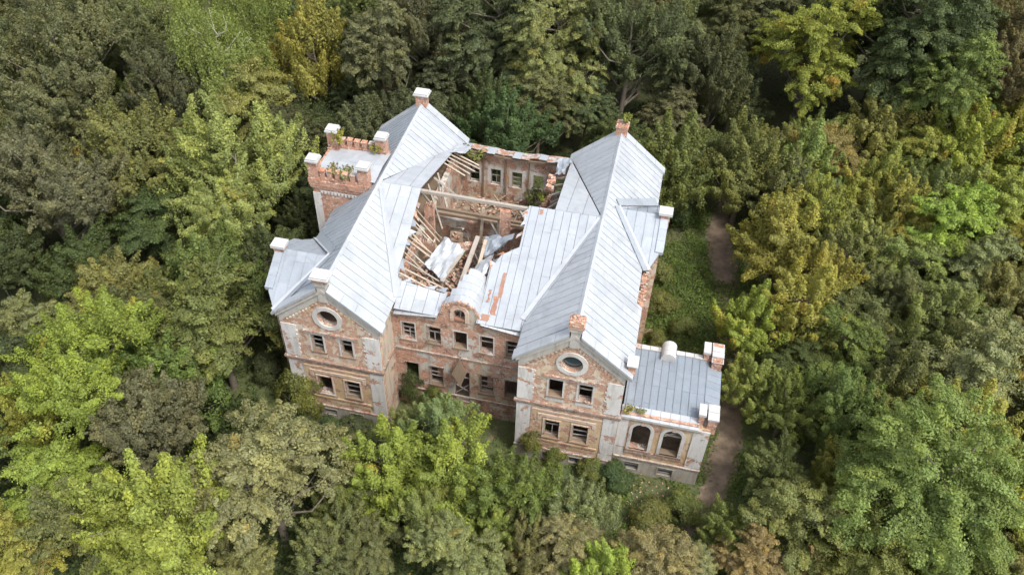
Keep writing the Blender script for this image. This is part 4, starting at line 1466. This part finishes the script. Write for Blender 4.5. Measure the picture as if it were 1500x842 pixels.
    if style == 'bush':
        tp = [(0, 0, -.1), (.02, 0, .2), (.04, .02, .5), (.03, .04, .8), (0, 0, 1.1)]
    tube(mb, tp, [tr * 1.25, tr, tr * .8, tr * .55, tr * .15], 7)
    order = rs.permutation(len(cl))[:min(len(cl), 34)]
    for i in order:
        e = cl[i][0] + np.array([0, 0, zc])
        h0 = min(max(.25 * zc, e[2] - np.linalg.norm(e[:2]) * .75), top * .95)
        k = h0 / top
        s0 = Vector((0, 0, h0))
        for q in range(len(tp) - 1):
            z0_, z1_ = tp[q][2], tp[q + 1][2]
            if z0_ <= h0 <= z1_:
                f_ = (h0 - z0_) / (z1_ - z0_)
                s0 = Vector(tp[q]).lerp(Vector(tp[q + 1]), f_)
        e = Vector(e)
        md = s0.lerp(e, .5) + Vector((rs.normal() * .1 * a, rs.normal() * .1 * a, -.04 * a))
        r0 = tr * (.5 - .25 * k)
        tip = e + Vector((0, 0, cl[i][2] * .35))
        if rs.rand() < .28 and style not in ('bush', 'weep'):
            tip = tip + (e - s0).normalized() * cl[i][2] * rs.uniform(.8, 1.5)
        tube(mb, [s0, md, tip], [r0, r0 * .6, r0 * .16], 5)
    tm = bpy.data.meshes.new('trunk')
    tm.from_pydata(mb.v, [], mb.f)
    tm.polygons.foreach_set('use_smooth', [True] * len(tm.polygons))
    tm.materials.append(MATS[bark])
    PROTO.setdefault(key, []).append((me, tm, a, zc))

make_tree('linden', 1, 4.6, 5.2, 7.0, 330, .66, 80000, .135, 'spray')
make_tree('linden', 2, 4.6, 6.2, 7.8, 360, .62, 84000, .13, 'shoot')
make_tree('linden', 3, 4.6, 5.6, 7.2, 300, .70, 76000, .135, 'cone')
make_tree('maple', 4, 4.2, 4.3, 5.8, 140, .84, 66000, .14, 'spray')
make_tree('maple', 5, 4.2, 4.8, 6.0, 150, .80, 66000, .14, 'spray')
make_tree('maple', 15, 4.2, 4.4, 5.8, 120, .95, 64000, .15, 'shoot')
make_tree('linden_big', 21, 6.4, 7.4, 9.8, 560, .74, 135000, .145, 'shoot')
make_tree('linden_big', 24, 6.4, 7.0, 9.8, 520, .78, 130000, .145, 'spray')
make_tree('maple_big', 22, 6.4, 6.6, 8.9, 340, .88, 115000, .145, 'shoot')
make_tree('maple_big', 23, 6.4, 6.8, 8.9, 320, .95, 115000, .15, 'spray')
make_tree('ash', 6, 4.0, 4.5, 5.6, 190, .70, 56000, .135, 'shoot')
make_tree('ash', 7, 4.0, 4.4, 5.5, 150, .78, 54000, .14, 'spray')
make_tree('elm', 8, 3.4, 4.2, 4.9, 95, .80, 46000, .13, 'spray')
make_tree('elm', 9, 3.4, 4.6, 5.0, 85, .90, 46000, .135, 'spray')
make_tree('birch', 10, 3.8, 5.0, 7.5, 115, .85, 60000, .11, 'weep', 'bark_birch')
make_tree('shrub', 11, 1.5, 1.2, 1.1, 42, .50, 13520, 0.096, 'bush')
make_tree('shrub', 12, 1.5, 1.3, 1.1, 36, .55, 13520, 0.102, 'bush')
make_tree('weed', 13, .5, .5, .45, 14, .22, 420, .13, 'spray')

TINT = {                                     # leaf colour, share of turned clusters
    'lime': (.142, .176, .040, .01), 'yellowgreen': (.136, .150, .036, .05), 'yellow': (.145, .150, .032, .12), 'palegreen': (.116, .136, .044, .02),
    'palelit': (.150, .182, .064, .03), 'palegreenyellow': (.122, .140, .045, .06), 'green': (.080, .099, .031, .02), 'silver': (.116, .136, .066, .01), 'yellowsilver': (.120, .142, .055, .03),
    'deepgreen': (.043, .060, .027, .0), 'dark': (.042, .055, .022, .01), 'olive': (.086, .097, .038, .04), 'greyolive': (.080, .092, .050, .01),  # the dark tint also puts shade among the crowns into leaf colour
    'darkolive': (.060, .070, .034, .02), 'brownolive': (.082, .084, .042, .02), 'beigeolive': (.132, .130, .064, .03), 'beige': (.150, .140, .070, .05),
    'beigeyellow': (.126, .124, .052, .09), 'rust': (.150, .128, .064, .07), 'orange': (.096, .114, .036, .17), 'birchgreen': (.116, .138, .046, .02), 'bluegreen': (.076, .098, .042, .0)}
FOL = np.random.RandomState(77)

def plant(x, y, r_, zc, kind, tint, name, label, group=None, variant=None, base=None):
    if r_ > 5.0 and kind + '_big' in PROTO:
        kind = kind + '_big'
    pk = PROTO[kind]
    me, tm, a, z0_ = pk[FOL.randint(len(pk)) if variant is None else variant]
    t = empty(name, (x, y, ground_h(x, y) if base is None else base))
    s_ = r_ / a * (1.12 if kind not in ('shrub', 'weed') else 1.0)
    t.scale = (s_ * FOL.uniform(.95, 1.06), s_ * FOL.uniform(.95, 1.06), max(.95 * s_, min(1.35 * s_, zc / z0_)) if kind not in ('shrub', 'weed') else max(.55 * s_, min(1.7 * s_, zc / z0_)))
    t.rotation_euler = (0, 0, FOL.uniform(0, 6.28))
    tag(t, label, 'shrub' if kind == 'shrub' else ('plant' if kind == 'weed' else 'tree'), group)
    tc = TINT[tint]
    tc = (tc[0] * 1.72, tc[1] * 1.74, tc[2] * 1.72, tc[3])
    j = FOL.uniform(.9, 1.1, 3)
    for m_, nm in ((tm, 'trunk' if kind not in ('shrub', 'weed') else 'stem'), (me, 'crown' if kind not in ('shrub', 'weed') else 'foliage')):
        o = bpy.data.objects.new(nm, m_)
        o.color = (tc[0] * j[0], tc[1] * j[1], tc[2] * j[2], tc[3])
        COL.objects.link(o)
        o.parent = t
    return t
TREES = [
    (-27.1, 10.7, 5.65, 9.6, 'linden', 'greyolive', 'broadleaf_tree', 'large grey-green tree with a drooping flank beside the brownish trees'),
    (-34.4, 25.7, 6.38, 12.0, 'linden', 'brownolive', 'broadleaf_tree', 'massive brownish olive tree towering over the grey-green tree'),
    (-34.7, 35.6, 5.24, 12.0, 'linden', 'brownolive', 'broadleaf_tree', 'brown-tinged tree crown just in front of the weeping birches'),
    (-25.8, 28.6, 3.74, 8.6, 'linden', 'darkolive', 'broadleaf_tree', 'narrow dark olive tree between brown tree and weeping birch'),
    (-23.1, 17.7, 4.92, 8.4, 'linden', 'olive', 'broadleaf_tree', 'olive tree with yellowing twigs beside the rounded pale green tree'),
    (-20.7, 33.2, 4.32, 12.0, 'birch', 'birchgreen', 'birch_tree', 'weeping birch with long pale green hanging strands behind the rounded tree'),
    (-32.6, 41.9, 3.92, 11.7, 'birch', 'birchgreen', 'birch_tree', 'weeping birch at forest edge beside brown-tinged tree'),
    (-23.0, 45.6, 3.6, 10.7, 'birch', 'birchgreen', 'birch_tree', 'slender weeping birch beside loose yellow-green tree'),
    (-16.0, 29.5, 3.73, 7.8, 'maple', 'palegreen', 'broadleaf_tree', 'smooth pale green tree crown rising behind the rounded yellow-flecked tree'),
    (-11.8, 17.2, 5.86, 9.1, 'maple', 'palelit', 'broadleaf_tree', 'rounded pale green tree with yellow flecks beside the brick tower'),
    (-12.3, 38.0, 4.15, 9.0, 'elm', 'yellowgreen', 'broadleaf_tree', 'loose yellow-green tree with upright sprays behind the brick tower'),
    (-14.5, 33.8, 2.88, 4.7, 'elm', 'dark', 'broadleaf_tree', 'dark shaded tree between the rounded tree and the brick tower'),
    (-12.2, 36.8, 2.33, 3.6, 'maple', 'dark', 'broadleaf_tree', 'low dark tree in the shade behind the crenellated tower'),
    (-6.8, 18.7, 2.41, 3.7, 'maple', 'dark', 'broadleaf_tree', 'dark tree squeezed between rounded tree and side gable of the tower wing'),
    (-18.6, 13.1, 3.53, 5.5, 'maple', 'dark', 'broadleaf_tree', 'dark shaded tree under the olive tree'),
    (-22.4, 6.1, 3.35, 5.2, 'maple', 'dark', 'broadleaf_tree', 'dark low tree at the foot of the grey-green tree'),
    (-18.7, 4.1, 3.44, 5.3, 'maple', 'palegreen', 'broadleaf_tree', 'pale green tree behind the broad yellow-green tree'),
    (-22.6, -0.9, 2.97, 4.7, 'ash', 'silver', 'broadleaf_tree', 'silvery green tree beside the broad yellow-green tree'),
    (-13.4, -5.8, 5.07, 7.8, 'maple', 'yellowgreen', 'broadleaf_tree', 'broad yellow-green tree with golden flecks among paler crowns'),
    (-14.4, 4.9, 2.87, 4.4, 'maple', 'orange', 'broadleaf_tree', 'tree with orange autumn tips beside the green tree near the house'),
    (-6.5, 1.0, 4.68, 7.3, 'ash', 'green', 'broadleaf_tree', 'wide mid-green tree beside the tower wing gable of the house'),
    (-13.2, 9.4, 2.8, 4.3, 'maple', 'green', 'broadleaf_tree', 'green tree behind the wide mid-green tree'),
    (-7.1, -8.4, 3.73, 6.3, 'linden', 'greyolive', 'broadleaf_tree', 'grey-olive tree behind the lime green tree'),
    (3.7, -11.8, 4.64, 7.9, 'linden', 'beigeolive', 'broadleaf_tree', 'big beige-tipped olive tree standing before the tower wing gable'),
    (-11.7, -13.8, 3.03, 4.7, 'maple', 'lime', 'broadleaf_tree', 'lime green tree apart from the larger lime tree'),
    (-0.5, -16.8, 4.35, 9.0, 'maple', 'lime', 'broadleaf_tree', 'large glowing lime green tree before the grey-olive tree'),
    (-18.4, -9.5, 3.01, 4.7, 'maple', 'yellowgreen', 'broadleaf_tree', 'yellow-green tree with bare twigs beneath the broad tree'),
    (-11.5, -19.0, 2.85, 4.5, 'ash', 'yellowgreen', 'broadleaf_tree', 'yellow-green tree below the lime green tree'),
    (0.2, 0.1, 1.93, 2.2, 'shrub', 'green', 'shrub', 'green shrub leaning on the tower wing gable front wall'),
    (8.0, -13.2, 2.29, 3.6, 'ash', 'bluegreen', 'broadleaf_tree', 'blue-green tree beside the beige-tipped tree'),
    (10.9, -12.5, 2.01, 3.2, 'ash', 'bluegreen', 'broadleaf_tree', 'blue-green tree before the yellow-green saplings'),
    (13.0, -2.8, 2.53, 4.1, 'elm', 'silver', 'broadleaf_tree', 'silvery green tree before the entrance of the recessed court'),
    (9.7, -2.0, 1.63, 2.6, 'elm', 'yellowsilver', 'broadleaf_tree', 'yellowish tree in the corner of the recessed court'),
    (10.8, -7.0, 3.0, 4.9, 'elm', 'yellowgreen', 'broadleaf_tree', 'bright yellow-green tree before the court beside the blue-green sapling'),
    (15.3, -6.0, 2.91, 4.7, 'elm', 'yellowgreen', 'broadleaf_tree', 'yellow-green tree in front of the silvery tree'),
    (19.9, -6.7, 2.96, 4.6, 'ash', 'green', 'broadleaf_tree', 'mid-green tree before the annex wing gable facade'),
    (24.7, -6.6, 2.37, 3.7, 'ash', 'silver', 'broadleaf_tree', 'silver-green tree before the arched annex yard'),
    (8.3, -7.8, 2.03, 3.2, 'ash', 'bluegreen', 'broadleaf_tree', 'bluish green sapling between beige-tipped tree and yellow-green tree'),
    (17.4, -13.1, 2.85, 4.8, 'linden', 'beigeolive', 'broadleaf_tree', 'beige-olive tree below the yellow-green trees'),
    (24.6, -9.9, 2.46, 4.2, 'linden', 'beige', 'broadleaf_tree', 'beige-yellow tree next to the silver-green tree'),
    (30.2, -10.5, 2.85, 4.9, 'linden', 'rust', 'broadleaf_tree', 'rusty beige tree beside the dirt path end'),
    (27.1, -11.6, 2.59, 4.0, 'maple', 'lime', 'broadleaf_tree', 'lime green tree in front of the rusty beige tree'),
    (19.7, 0.7, 1.44, 1.6, 'shrub', 'green', 'shrub', 'green shrub at the foot of the annex wing gable corner'),
    (19.2, -9.1, 1.67, 2.7, 'elm', 'yellowgreen', 'broadleaf_tree', 'small yellow-green tree below the mid-green tree'),
    (8.6, 3.5, 1.39, 2, 'shrub', 'dark', 'shrub', 'dark green shrub in the inner corner of the recessed court'),
    (35.7, -6.0, 2.05, 3.2, 'ash', 'green', 'broadleaf_tree', 'green tree at the lower bend of the dirt path'),
    (36.3, 14.3, 2.85, 4.6, 'elm', 'yellowgreen', 'broadleaf_tree', 'yellow-green tree leaning over the path opposite the annex'),
    (40.5, 16.0, 3.44, 5.6, 'elm', 'yellowgreen', 'broadleaf_tree', 'tall yellow-green tree behind the path side tree'),
    (43.4, 13.2, 3.18, 5.0, 'ash', 'green', 'broadleaf_tree', 'mid-green tree behind the path opposite annex pinnacles'),
    (36.7, 8.3, 2.15, 3.5, 'elm', 'palegreen', 'broadleaf_tree', 'pale green tree beside the path opposite the annex'),
    (39.4, 6.6, 2.53, 4.0, 'ash', 'green', 'broadleaf_tree', 'green tree second row from the path at the annex'),
    (42.8, 5.7, 3.21, 5.2, 'elm', 'green', 'broadleaf_tree', 'spiky green tree with upright sprays in the wood beyond the path'),
    (47.6, 8.1, 3.36, 5.5, 'elm', 'green', 'broadleaf_tree', 'spiky tree with pale tips beside the silvery tree'),
    (38.8, 0.0, 2.48, 3.8, 'maple', 'green', 'broadleaf_tree', 'green tree beside the lower dirt path'),
    (43.7, 1.0, 2.17, 3.5, 'elm', 'yellowgreen', 'broadleaf_tree', 'yellow-green tree squeezed beside the huge pale tree'),
    (39.8, -5.0, 3.26, 5.1, 'ash', 'palegreen', 'broadleaf_tree', 'pale green tree before the huge pale tree'),
    (48.2, -2.8, 5.76, 9.0, 'maple', 'palegreen', 'broadleaf_tree', 'huge pale green tree with tufted crown'),
    (37.1, -8.1, 2.35, 4.0, 'linden', 'rust', 'broadleaf_tree', 'rusty orange tree in front of the pale green tree'),
    (41.4, -7.3, 2.08, 3.5, 'linden', 'rust', 'broadleaf_tree', 'rust-brown tree at the foot of the huge pale tree'),
    (54.0, 11.0, 4.66, 7.3, 'ash', 'silver', 'broadleaf_tree', 'big silvery green tree above the huge pale tree'),
    (52.2, 18.0, 3.44, 5.3, 'maple', 'palegreen', 'broadleaf_tree', 'pale tree between silvery trees in the wood beyond the path'),
    (57.8, 21.9, 3.76, 5.8, 'maple', 'palegreen', 'broadleaf_tree', 'pale green tree above the big silvery tree'),
    (48.8, 19.9, 3.06, 4.7, 'maple', 'olive', 'broadleaf_tree', 'olive green tree behind the spiky trees'),
    (45.5, 20.7, 2.61, 4.1, 'ash', 'dark', 'broadleaf_tree', 'dark shaded tree behind the tall yellow-green tree'),
    (40.9, 51.9, 5.66, 11.0, 'maple', 'yellow', 'broadleaf_tree', 'tall yellowing tree standing before dark green forest'),
    (50.4, 53.3, 8.07, 13.7, 'linden', 'deepgreen', 'broadleaf_tree', 'huge deep green tree beside the yellowing tree'),
    (62.3, 53.9, 5.65, 11.0, 'linden', 'brownolive', 'broadleaf_tree', 'brownish dark tree beside the huge deep green tree'),
    (53.7, 54.1, 4.08, 7.0, 'linden', 'deepgreen', 'broadleaf_tree', 'smaller deep green tree under the huge one'),
    (32.1, 58.2, 3.94, 9.0, 'linden', 'darkolive', 'broadleaf_tree', 'dark tree between grey-green tree and the yellowing tree'),
    (33.5, 51.2, 3.36, 5.5, 'elm', 'dark', 'broadleaf_tree', 'dark tree under the forest edge behind the annex wing'),
    (30.5, 36.8, 3.05, 4.8, 'ash', 'bluegreen', 'broadleaf_tree', 'blue-green tree behind the annex wing gable'),
    (34.9, 34.3, 4.19, 6.5, 'maple', 'green', 'broadleaf_tree', 'green tree at the head of the path clearing'),
    (38.9, 39.7, 3.08, 4.8, 'maple', 'orange', 'broadleaf_tree', 'tree with orange tips at the head of the path clearing'),
    (44.0, 40.4, 3.35, 5.2, 'maple', 'beigeyellow', 'broadleaf_tree', 'pale beige-yellow tree beside the orange-tipped tree'),
    (49.2, 44.5, 4.14, 6.4, 'maple', 'palegreen', 'broadleaf_tree', 'pale green tree below the deep green trees'),
    (53.5, 41.6, 3.62, 5.6, 'maple', 'yellowgreen', 'broadleaf_tree', 'yellow-green tree next to the golden-topped tree'),
    (57.2, 41.0, 4.66, 7.2, 'maple', 'yellow', 'broadleaf_tree', 'golden-topped tree in the wood beyond the path'),
    (62.7, 47.7, 3.73, 5.8, 'maple', 'yellowgreen', 'broadleaf_tree', 'yellow-green tree behind the golden-topped tree'),
    (49.8, 31.6, 3.5, 5.4, 'maple', 'yellowgreen', 'broadleaf_tree', 'yellow-green tree next to feathery bright tree'),
    (43.9, 32.9, 2.77, 4.3, 'ash', 'silver', 'broadleaf_tree', 'small silvery tree with a bare twig beside yellow trees'),
    (38.4, 24.4, 3.59, 5.8, 'elm', 'yellowgreen', 'broadleaf_tree', 'yellow-green tree at the side of the path clearing'),
    (44.6, 24.3, 3.2, 5.0, 'ash', 'green', 'broadleaf_tree', 'rounded mid-green tree behind the clearing tree'),
    (54.2, 29.8, 4.17, 6.5, 'ash', 'lime', 'broadleaf_tree', 'feathery bright green tree in the wood beyond the path'),
    (59.6, 33.1, 3.99, 6.3, 'ash', 'lime', 'broadleaf_tree', 'feathery light tree beside the bright feathery one'),
    (50.1, 24.6, 3.3, 5.2, 'ash', 'palegreen', 'broadleaf_tree', 'pale tree before the feathery bright tree'),
    (57.0, 25.5, 3.65, 5.7, 'ash', 'silver', 'broadleaf_tree', 'silvery tree between pale trees and feathery trees'),
    (40.6, 11.5, 2.32, 3.6, 'maple', 'dark', 'broadleaf_tree', 'dark tree filling the gap behind the path side trees'),
    (47.6, 14.8, 2.36, 3.6, 'maple', 'dark', 'broadleaf_tree', 'dark tree in the gap before the silvery tree'),
    (46.8, 5.2, 2.26, 3.5, 'maple', 'dark', 'broadleaf_tree', 'dark tree in the gap beside the huge pale tree'),
    (-5.5, 39.9, 4.64, 10.7, 'linden', 'greyolive', 'broadleaf_tree', 'grey-green tree behind the tower wing rear gable'),
    (-1.0, 46.6, 5.4, 12.4, 'linden', 'darkolive', 'broadleaf_tree', 'dark olive tree above the tower wing rear gable'),
    (6.4, 45.3, 6.45, 12.0, 'linden', 'darkolive', 'broadleaf_tree', 'broad dark tree behind the collapsed court roof'),
    (13.2, 44.1, 5.22, 12.0, 'linden', 'beigeolive', 'broadleaf_tree', 'beige-flecked olive tree behind the rear court wall'),
    (20.8, 46.9, 6.02, 12.0, 'linden', 'darkolive', 'broadleaf_tree', 'dark tree with orange flecks behind the annex wing rear gable'),
    (27.0, 50.3, 3.91, 9.0, 'linden', 'greyolive', 'broadleaf_tree', 'tall grey-green tree behind annex wing rear gable'),
    (0.5, 43.6, 4.08, 6.9, 'linden', 'darkolive', 'broadleaf_tree', 'lower dark tree beside the white-capped rear chimney'),
    (6.2, 42.3, 2.67, 4.1, 'maple', 'green', 'broadleaf_tree', 'small green tree behind the rear court wall'),
    (12.5, 39.3, 4.11, 7.0, 'linden', 'olive', 'broadleaf_tree', 'olive tree low behind the rear court wall'),
    (17.3, 43.1, 3.46, 5.9, 'linden', 'darkolive', 'broadleaf_tree', 'dark tree close beside the annex wing rear gable'),
    (27.3, 43.1, 3.41, 5.8, 'linden', 'greyolive', 'broadleaf_tree', 'grey-green tree beside the annex wing rear gable coping'),
    (-18.5, 50.3, 4.15, 9.1, 'elm', 'deepgreen', 'broadleaf_tree', 'deep green tree behind the loose yellow-green tree'),
    (-8.6, 38.7, 3.1, 5.3, 'linden', 'dark', 'broadleaf_tree', 'dark tree directly behind the tower'),
    (28.3, 32.6, 2.29, 2.5, 'shrub', 'dark', 'shrub', 'dark shrub at the clearing edge by the annex wing'),
    (27.7, 23.3, 1.62, 1.0, 'shrub', 'green', 'shrub', 'lush green shrub by the annex wing wall'),
    (28.4, 19.7, 1.57, 0.9, 'shrub', 'green', 'shrub', 'lush green shrub by the wall'),
    (30.9, 16.7, 1.27, 0.8, 'shrub', 'green', 'shrub', 'low bushy shrub behind the annex'),
    (28.6, 14.4, 1.0, 0.8, 'shrub', 'green', 'shrub', 'low shrub behind annex barrel'),
    (3.6, -2.8, 1.66, 1.0, 'shrub', 'deepgreen', 'shrub', 'low deep green shrub before the tower wing gable plinth'),
    (5.4, -1.5, 1.34, 0.8, 'shrub', 'deepgreen', 'shrub', 'low shrub before tower wing gable basement windows'),
    (24.6, -0.6, 1.2, 0.8, 'shrub', 'green', 'shrub', 'low shrub before the annex wing gable plinth'),
    (26.8, -1.0, 1.4, 0.8, 'shrub', 'deepgreen', 'shrub', 'shrub in the yard before the annex corner'),
    (32.3, -2.6, 1.47, 0.9, 'shrub', 'green', 'shrub', 'shrub beside the lower path'),
    (29.8, -3.8, 1.56, 0.9, 'shrub', 'green', 'shrub', 'broad shrub in the annex yard'),
    (22.2, 0.4, 1.21, 1.0, 'shrub', 'green', 'shrub', 'shrub under the annex wing gable ground floor windows'),
    (2.1, -15.5, 2.26, 3.5, 'ash', 'silver', 'broadleaf_tree', 'silvery green tree squeezed beside the large glowing lime tree'),
    (7.6, -9.8, 1.99, 3.2, 'elm', 'green', 'broadleaf_tree', 'fresh green tree at the flank of the big beige-tipped tree'),
    (13.6, -10.2, 2.24, 3.6, 'elm', 'palegreen', 'broadleaf_tree', 'pale green spiky tree below the two yellow-green court trees'),
    (21.2, -10.2, 2.2, 3.5, 'ash', 'olive', 'broadleaf_tree', 'olive tree between the two beige trees'),
    (32.8, -9.6, 2.16, 3.7, 'linden', 'beigeolive', 'broadleaf_tree', 'olive-beige tree next to the rusty beige one by the path'),
    (-4.1, 2.6, 1.54, 1.2, 'shrub', 'dark', 'shrub', 'dark shrub at the tower wing gable outer corner'),
    (11.2, 2.9, 1.03, 1.6, 'shrub', 'green', 'shrub', 'small shrub beneath court windows'),
]
for i, q in enumerate(TREES):
    plant(*q)

# weeds rooted in the masonry
plant(-1.2, 16.9, .75, .7, 'weed', 'yellowgreen', 'weed', 'yellow-green sapling rooted behind the merlons at a capped tower pinnacle', base=14.35)
plant(1.1, 12.7, .55, .5, 'weed', 'beige', 'weed', 'dry weed growing on the tower deck behind the front merlons', base=14.3)
plant(.0, 12.75, .5, .5, 'weed', 'beigeolive', 'weed', 'faded weed between front merlons of the tower', base=14.3)
plant(2.4, 16.6, .4, .4, 'weed', 'yellowgreen', 'weed', 'small weed at the foot of the pinnacle next to the metal roof', base=14.4)
plant(22.7, 25.1, .35, .4, 'weed', 'yellowgreen', 'weed', 'weed tuft on the rough brick rear chimney', base=15.5)
plant(9.2, 23.2, 1.0, .6, 'weed', 'olive', 'weed', 'olive weeds hanging under the far eave of the collapsed roof', base=10.0)
plant(15.0, 23.2, .8, .9, 'weed', 'bluegreen', 'weed', 'blue-green bush growing on the floor below the far windows', base=5.7)
plant(16.6, 19.4, .5, .5, 'weed', 'yellowgreen', 'weed', 'yellow-green weed on the crumbling wall stump', base=9.6)
plant(10.9, 10.3, .7, .4, 'weed', 'green', 'weed', 'green weeds on rubble beside the fallen brick mass', base=10.0)
plant(26.9, .6, .35, .3, 'weed', 'yellowgreen', 'weed', 'yellow moss tuft where the annex roof meets the gable wall', base=6.3)
plant(27.8, .62, .35, .22, 'weed', 'beigeolive', 'weed', 'brownish moss along the annex front coping', base=6.35)

# the wood goes on all round; these trees only fill it
rf = np.random.RandomState(5)
placed = [(q[0], q[1], q[2]) for q in TREES if q[4] != 'shrub']
zones = [('far', -75, 85, 30, 112, 95), ('west', -62, -5, -20, 55, 46), ('east', 39, 76, -8, 66, 46)]
for zn, xa, xb, ya, yb, cnt in zones:
    tries = 0
    made = 0
    while made < cnt and tries < 5000:
        tries += 1
        x, y = rf.uniform(xa, xb), rf.uniform(ya, yb)
        if 28 < x < 38.5 and y < 46:
            continue
        if -4.5 < x < 35 and y < 31:
            continue
        # stay inside the wedge of wood that can be seen
        if x < -19 - (y + 20) * .75 or x > 61 + (y + 5) * .25 or y > 92 + x * .28:
            continue
        far = y > 44
        r_ = rf.uniform(3.8, 5.8) if far else rf.uniform(2.8, 4.2)
        if any((x - q[0]) ** 2 + (y - q[1]) ** 2 < (.55 * (r_ + q[2])) ** 2 for q in placed):
            continue
        placed.append((x, y, r_))
        made += 1
        if far or zn == 'far':
            k = ['linden', 'linden', 'maple', 'elm'][rf.randint(4)]
            tnt = ['deepgreen', 'darkolive', 'darkolive', 'dark', 'green', 'olive'][rf.randint(6)]
            plant(x, y, r_, rf.uniform(8.5, 12) if far else rf.uniform(5, 7), k, tnt, 'broadleaf_tree', 'dark broadleaf tree in the dense wood far behind the house', 'trees of the dense wood behind the house')
        elif zn == 'west':
            plant(x, y, r_, rf.uniform(3.5, 5.5), ['maple', 'ash', 'linden'][rf.randint(3)], ['dark', 'green', 'olive', 'dark'][rf.randint(4)], 'broadleaf_tree', 'low shaded tree filling the wood on the tower side', 'undergrowth trees on the tower side')
        else:
            plant(x, y, r_, rf.uniform(3.5, 5.5), ['maple', 'ash', 'elm'][rf.randint(3)], ['green', 'palegreen', 'yellowgreen', 'olive'][rf.randint(4)], 'broadleaf_tree', 'low tree filling the wood beyond the path', 'undergrowth trees beyond the path')

# ------------------------------------------------------------------ low plants over the open ground
rs = np.random.RandomState(21)
n_ = 150000
X = np.concatenate([rs.uniform(-14, 48, n_ // 2), rs.uniform(25.5, 38, n_ // 2)])
Y = np.concatenate([rs.uniform(-16, 46, n_ // 2), rs.uniform(-9, 36, n_ // 2)])
dens = .5 + .5 * np.sin(X * .9 + 1.3 * np.sin(Y * .7)) * np.sin(Y * .8 + 1.1 * np.sin(X * .6)) + .35 * np.sin(X * 2.3) * np.sin(Y * 2.1)
PX = np.array([q[0] for q in pts]); PY = np.array([q[1] for q in pts]); PW = np.array([q[2] for q in pts])
PW = np.where((PY > 11) & (PY < 25), PW * .25, PW)
dp = np.min(np.hypot(X[:, None] - PX[None], Y[:, None] - PY[None]) - PW[None], axis=1)
inside = ((X > -.1) & (X < 7.9) & (Y > -.15) & (Y < 25.3)) | ((X > 18.4) & (X < 26.4) & (Y > -.15) & (Y < 25.3)) | ((X > 7) & (X < 19) & (Y > 2.9) & (Y < 24.7)) | \
         ((X > 26) & (X < 33.25) & (Y > .3) & (Y < 7.5)) | ((X > -2) & (X < 0) & (Y > 12.2) & (Y < 17.3)) | ((X > -1.3) & (X < 0) & (Y > 1.5) & (Y < 6.9)) | ((X > 26) & (X < 27.4) & (Y > 12.8) & (Y < 18.2))
bare = ((X - 30.3) / 2.2) ** 2 + ((Y + 1.9) / 1.4) ** 2 < 1
lush = (X > 26.3) & (X < 35.5) & (Y > 7.6) & (Y < 26)
ok = ~inside & (dp > rs.uniform(-.55, .45, len(X))) & ((rs.rand(len(X)) < np.clip(dens, .12, 1)) | lush) & ~(bare & (rs.rand(len(X)) < .75))
X, Y, dens, lush = X[ok], Y[ok], dens[ok], lush[ok]
hz = np.array([ground_h(a, b_) for a, b_ in zip(X, Y)])
Z = hz + .04 + rs.rand(len(X)) * np.where(lush, .75, .28) * np.clip(dens + .25, .2, 1.3)
P = np.stack([X, Y, Z], 1)
NN = rs.normal(size=(len(X), 3)) * .5 + np.array([0, 0, 1.0])
me = leaf_mesh('ground_cover', P, NN, rs.uniform(.10, .26, len(X)), rs.uniform(.7, 1.3, len(X)) * (.85 + .3 * np.clip(dens, 0, 1)), rs.rand(len(X)), rs.rand(len(X)))
me.materials.append(MATS['leaf_ground'])
o = bpy.data.objects.new('ground_cover', me)
link(o)
tag(o, 'low green weeds and grass over the open ground round the house', 'ground cover', kind='stuff')

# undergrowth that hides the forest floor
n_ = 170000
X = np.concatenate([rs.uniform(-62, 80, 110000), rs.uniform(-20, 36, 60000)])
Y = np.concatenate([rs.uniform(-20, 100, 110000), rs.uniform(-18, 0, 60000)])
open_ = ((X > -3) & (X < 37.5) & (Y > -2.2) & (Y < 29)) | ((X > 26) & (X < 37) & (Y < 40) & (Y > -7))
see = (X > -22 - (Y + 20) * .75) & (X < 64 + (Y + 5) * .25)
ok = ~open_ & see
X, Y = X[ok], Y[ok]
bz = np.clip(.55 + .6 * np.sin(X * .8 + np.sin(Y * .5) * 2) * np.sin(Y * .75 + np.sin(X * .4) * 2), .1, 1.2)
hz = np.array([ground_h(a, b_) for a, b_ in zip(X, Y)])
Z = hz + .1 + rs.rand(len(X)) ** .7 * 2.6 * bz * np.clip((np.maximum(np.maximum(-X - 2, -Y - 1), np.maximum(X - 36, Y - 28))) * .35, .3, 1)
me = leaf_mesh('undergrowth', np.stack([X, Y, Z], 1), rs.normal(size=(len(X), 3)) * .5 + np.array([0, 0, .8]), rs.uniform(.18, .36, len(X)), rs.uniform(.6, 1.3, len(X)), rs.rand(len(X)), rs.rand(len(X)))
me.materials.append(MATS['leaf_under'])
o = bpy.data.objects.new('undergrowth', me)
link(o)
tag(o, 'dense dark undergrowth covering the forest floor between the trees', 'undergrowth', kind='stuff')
